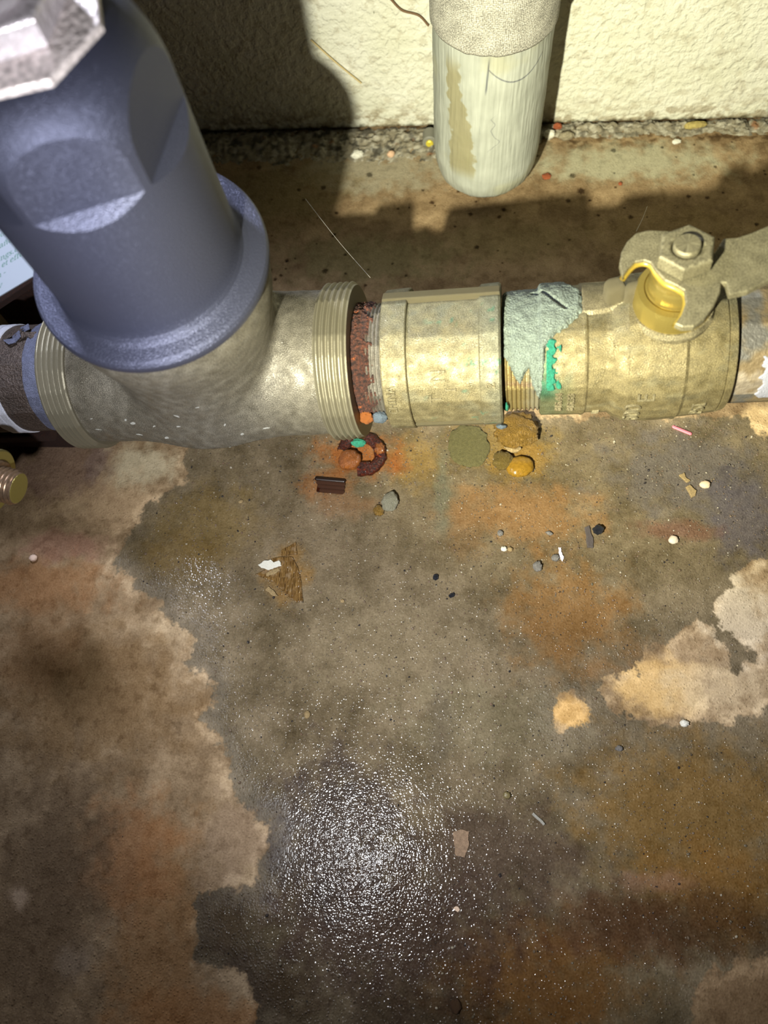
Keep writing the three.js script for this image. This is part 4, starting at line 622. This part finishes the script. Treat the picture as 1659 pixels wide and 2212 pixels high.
rock('pebble', 'lumpy light grey pebble on the ochre stain', 'pebble', 0.0522, 0.373, 0.0028, 0.0022, 0.0034, greyStone, 0.2, 0.4);
rock('pebble', 'narrow shiny pebble at the middle of the orange stain', 'pebble', 0.0602, 0.3504, 0.0022, 0.0012, 0.0013, greyStone, -0.4, 0.3);
rock('pebble', 'grey pebble at the left of the orange stain', 'pebble', 0.0296, 0.3512, 0.0018, 0.0016, 0.002, greyStone, 0, 0.4);
rock('pebble', 'white pebble of the close pair left on the orange stain', 'pebble', 0.0318, 0.3617, 0.0018, 0.0015, 0.0016, chalk, 0, 0.3);
rock('pebble', 'cream pebble of the close pair left on the orange stain', 'pebble', 0.0356, 0.3619, 0.0017, 0.0014, 0.0016, tan, 0, 0.3);
rock('pebble', 'dark twin pebble above the pale crumbs at mid floor', 'pebble', -0.0102, 0.3815, 0.0018, 0.0014, 0.002, darkStone, 0, 0.35);
rock('pebble', 'small black pebble below the dark twin pebble', 'pebble', 0, 0.3928, 0.0019, 0.0012, 0.0014, darkStone, 0.5, 0.35);
rock('pebble', 'cream oval pebble at the top of the wet glare', 'pebble', -0.0831, 0.4681, 0.0018, 0.0014, 0.0023, tan, 0.2, 0.2);
rock('pebble', 'pinkish white pebble on the dry floor at far left', 'pebble', -0.2729, 0.3764, 0.0026, 0.002, 0.0024, std({ color: rgb(226, 196, 176), roughness: 0.7 }), 0, 0.25);
rock('pebble', 'brown pebble at the bottom middle of the floor', 'pebble', 0.0063, 0.6086, 0.0027, 0.002, 0.0034, std({ color: rgb(110, 82, 58), roughness: 0.6, bumpMap: tiled(crumbBump, 0.008), bumpScale: 0.0006 }), 0, 0.4);
rock('pebble', 'olive pebble in a damp ring left of the pale splinter', 'pebble', 0.0326, 0.5067, 0.002, 0.0016, 0.002, std({ color: rgb(116, 104, 70), roughness: 0.4 }), 0, 0.4);
rock('pebble', 'cream grain right of the wood chip', 'pebble', -0.0674, 0.3986, 0.0014, 0.001, 0.0012, tan, 0, 0.3);
rock('pebble', 'cream grain left of the broken thread piece', 'pebble', -0.1401, 0.3331, 0.0016, 0.0011, 0.0012, tan, 0.5, 0.3);
rock('pebble', 'brown grain in front of the dry patch at right', 'pebble', 0.0951, 0.4788, 0.002, 0.0014, 0.0016, greyStone, 0, 0.4);
rock('pebble', 'white grain at the lower rim of the dry patch', 'pebble', 0.1321, 0.4635, 0.0024, 0.0016, 0.002, chalk, 0, 0.4);
{ const c = [0.1479, 0.2759], m = mesh('plastic_sliver', (() => { const g = new THREE.CapsuleGeometry(0.0011, 0.0112, 6, 12); g.rotateZ(Math.PI / 2); const p = g.attributes.position; for (let i = 0; i < p.count; i++) p.setY(i, p.getY(i) * 0.7 + 0.0008); g.computeVertexNormals(); return g; })(), std({ color: rgb(226, 120, 136), roughness: 0.45 }), scene); m.position.set(c[0], 0, c[1]); m.rotation.y = -0.46; tag(m, 'short pink plastic sliver on the floor below the ball valve', 'sliver'); }
{ const c = [0.0504, 0.5182], m = mesh('straw_splinter', (() => { const a = [[0.0467, 0.5154], [0.0491, 0.5174], [0.0511, 0.5189], [0.0528, 0.5207]].map(p => new THREE.Vector3(p[0] - c[0], 0.0008, p[1] - c[1])); const g = new THREE.TubeGeometry(new THREE.CatmullRomCurve3(a), 20, 0.0008, 8); const p = g.attributes.position; for (let i = 0; i < p.count; i++) { const t = clamp((p.getX(i) + 0.004) / 0.008); p.setY(i, 0.0008 + (p.getY(i) - 0.0008) * (0.7 + t)); } g.computeVertexNormals(); return g; })(), chalk, scene); m.position.set(c[0], 0, c[1]); tag(m, 'thin white splinter with a thick end, right of the large paint flake', 'splinter'); }
// grit: nobody could count it
{
  const N = 9000, g = new THREE.IcosahedronGeometry(1, 1), im = new THREE.InstancedMesh(g, std({ roughness: 0.12 }), N), m4 = new THREE.Matrix4(), q = new THREE.Quaternion(), e = new THREE.Euler(), col = new THREE.Color();
  for (let k = 0; k < N; k++) { let x, z, tries = 0; do { x = lerp(-0.3, 0.24, rnd()); z = lerp(0.26, 0.64, Math.pow(rnd(), 1.35)); } while (wetness(x, z) < 0.004 && tries++ < 6); const r = 0.00022 + 0.0003 * rnd() + 0.0005 * Math.pow(rnd(), 14); e.set(rnd() * 6, rnd() * 6, rnd() * 6); q.setFromEuler(e); m4.compose(new THREE.Vector3(x, r * 0.3, z), q, new THREE.Vector3(r, r * 0.7, r * (0.7 + 0.6 * rnd()))); im.setMatrixAt(k, m4); const t = rnd(); if (t < 0.12) col.setRGB(0.03, 0.025, 0.025); else if (t < 0.2) col.setRGB(0.4, 0.35, 0.27); else col.setRGB(0.13 + 0.04 * rnd(), 0.11, 0.075); im.setColorAt(k, col); }
  im.name = 'sand_grit'; im.castShadow = im.receiveShadow = true; scene.add(im); tag(im, 'fine loose sand grit scattered over the wet floor', 'grit'); im.userData.kind = 'stuff';
}
// along the foot of the wall
{ const pts = [[-0.1103, 0.0809], [-0.0947, 0.063], [-0.0771, 0.0447]].map(p => new THREE.Vector3(p[0], p[1], 0.0022)); const c = pts[1].clone(); const m = mesh('dry_straw', new THREE.TubeGeometry(new THREE.CatmullRomCurve3(pts.map(p => p.clone().sub(c))), 20, 0.0006, 8), std({ color: rgb(196, 176, 128), roughness: 0.7 }), scene); m.position.copy(c); tag(m, 'thin dry straw stuck slantwise to the wall left of the vertical pipe', 'straw'); }
{ const pts = [[-0.051, 0.1089], [-0.0432, 0.1002], [-0.0314, 0.0958], [-0.0248, 0.0882]].map(p => new THREE.Vector3(p[0], p[1], 0.002)); const c = pts[1].clone(); const m = mesh('dead_root', new THREE.TubeGeometry(new THREE.CatmullRomCurve3(pts.map(p => p.clone().sub(c))), 30, 0.0007, 8), std({ color: rgb(110, 84, 60), roughness: 0.85 }), scene); m.position.copy(c); tag(m, 'thin brown dead root creeping on the wall to the vertical pipe', 'root'); }
{
  const o = thing('pipe_stub', 'small blurred brass stub in the wall joint left of the vertical pipe', 'pipe stub', [-0.0252, 0.0045, 0.016]);
  mesh('sleeve', latheX([[-0.006, 0.002], [-0.006, 0.0058], [0.004, 0.0058], [0.0046, 0.005], [0.0046, 0.003]], 40).rotateY(-Math.PI / 2), std({ color: rgb(120, 118, 108), roughness: 0.6 }), o);
  mesh('core', latheX([[-0.004, 0.0005], [-0.004, 0.003], [0.0056, 0.003], [0.0062, 0.0022], [0.0062, 0.0002]], 40).rotateY(-Math.PI / 2), std({ color: rgb(214, 196, 70), roughness: 0.4, metalness: 0.3 }), o);
}
const mortar = std({ color: rgb(206, 194, 168), roughness: 0.9, map: tiled(castTone, 0.02), bumpMap: tiled(crumbBump, 0.012), bumpScale: 0.0006 }), brickRed = std({ color: rgb(176, 92, 54), roughness: 0.9, bumpMap: tiled(crumbBump, 0.012), bumpScale: 0.0006 });
rock('brick_crumb', 'orange brick crumb in the wall joint right of the vertical pipe', 'crumb', 0.0759, 0.0039, 0.0034, 0.003, 0.0022, brickRed, 0, 0.35);
rock('brick_crumb', 'orange brick crumb on the grey floor right of the vertical pipe foot', 'crumb', 0.0662, 0.054, 0.0034, 0.0012, 0.003, brickRed, 0.3, 0.4);
rock('brick_crumb', 'tiny red brick crumb on the lit floor below the right wall joint', 'crumb', 0.1215, 0.0628, 0.0014, 0.001, 0.0016, brickRed, 0.3, 0.3);
rock('mortar_crumb', 'whitest mortar crumb in the joint right of the vertical pipe', 'crumb', 0.0691, 0.0122, 0.0042, 0.0034, 0.003, chalk, 0, 0.35);
rock('mortar_crumb', 'long pale mortar crumb beside the whitest one', 'crumb', 0.0825, 0.0142, 0.0062, 0.003, 0.0028, mortar, 0.1, 0.35);
rock('mortar_crumb', 'pale mortar crumb at the left of the lit joint, beside the shadow edge', 'crumb', -0.0832, 0.0283, 0.0048, 0.0024, 0.0036, chalk, 0.4, 0.45);
rock('mortar_crumb', 'pinkish mortar crumb at the middle of the joint left of the vertical pipe', 'crumb', -0.0558, 0.029, 0.003, 0.0026, 0.0026, std({ color: rgb(206, 170, 140), roughness: 0.9 }), 0.2, 0.4);
rock('mortar_crumb', 'ochre mortar slab in the joint far right', 'crumb', 0.1823, 0.0054, 0.009, 0.0026, 0.003, std({ color: rgb(196, 178, 112), roughness: 0.85, map: tiled(castTone, 0.02) }), 0.1, 0.3);
rock('mortar_crumb', 'small white crumb lying in front of the joint far right', 'crumb', 0.1668, 0.0211, 0.0034, 0.0014, 0.0022, chalk, 0.2, 0.35);
// cobweb threads
const web = std({ color: rgb(190, 184, 168), roughness: 0.7 });
for (const [label, pts] of [['cobweb thread hanging above the lever handle hub', [[0.0883, 0.1483, 0.2441], [0.097, 0.1314, 0.22], [0.1073, 0.1077, 0.1888]]], ['cobweb thread stretched across the shadow behind the coupling', [[-0.0491, 0.1139, 0.2435], [-0.0739, 0.0917, 0.1969], [-0.1015, 0.0754, 0.1471]]]]) { const v = pts.map(p => new THREE.Vector3(...p)), c = v[1].clone(); const m = mesh('cobweb_thread', new THREE.TubeGeometry(new THREE.CatmullRomCurve3(v.map(p => p.clone().sub(c))), 16, 0.00009, 5), web, scene); m.position.copy(c); tag(m, label, 'cobweb'); }

scene.traverse(o => { if (o.userData.s0 !== undefined) delete o.userData.s0; });
renderer.render(scene, camera);
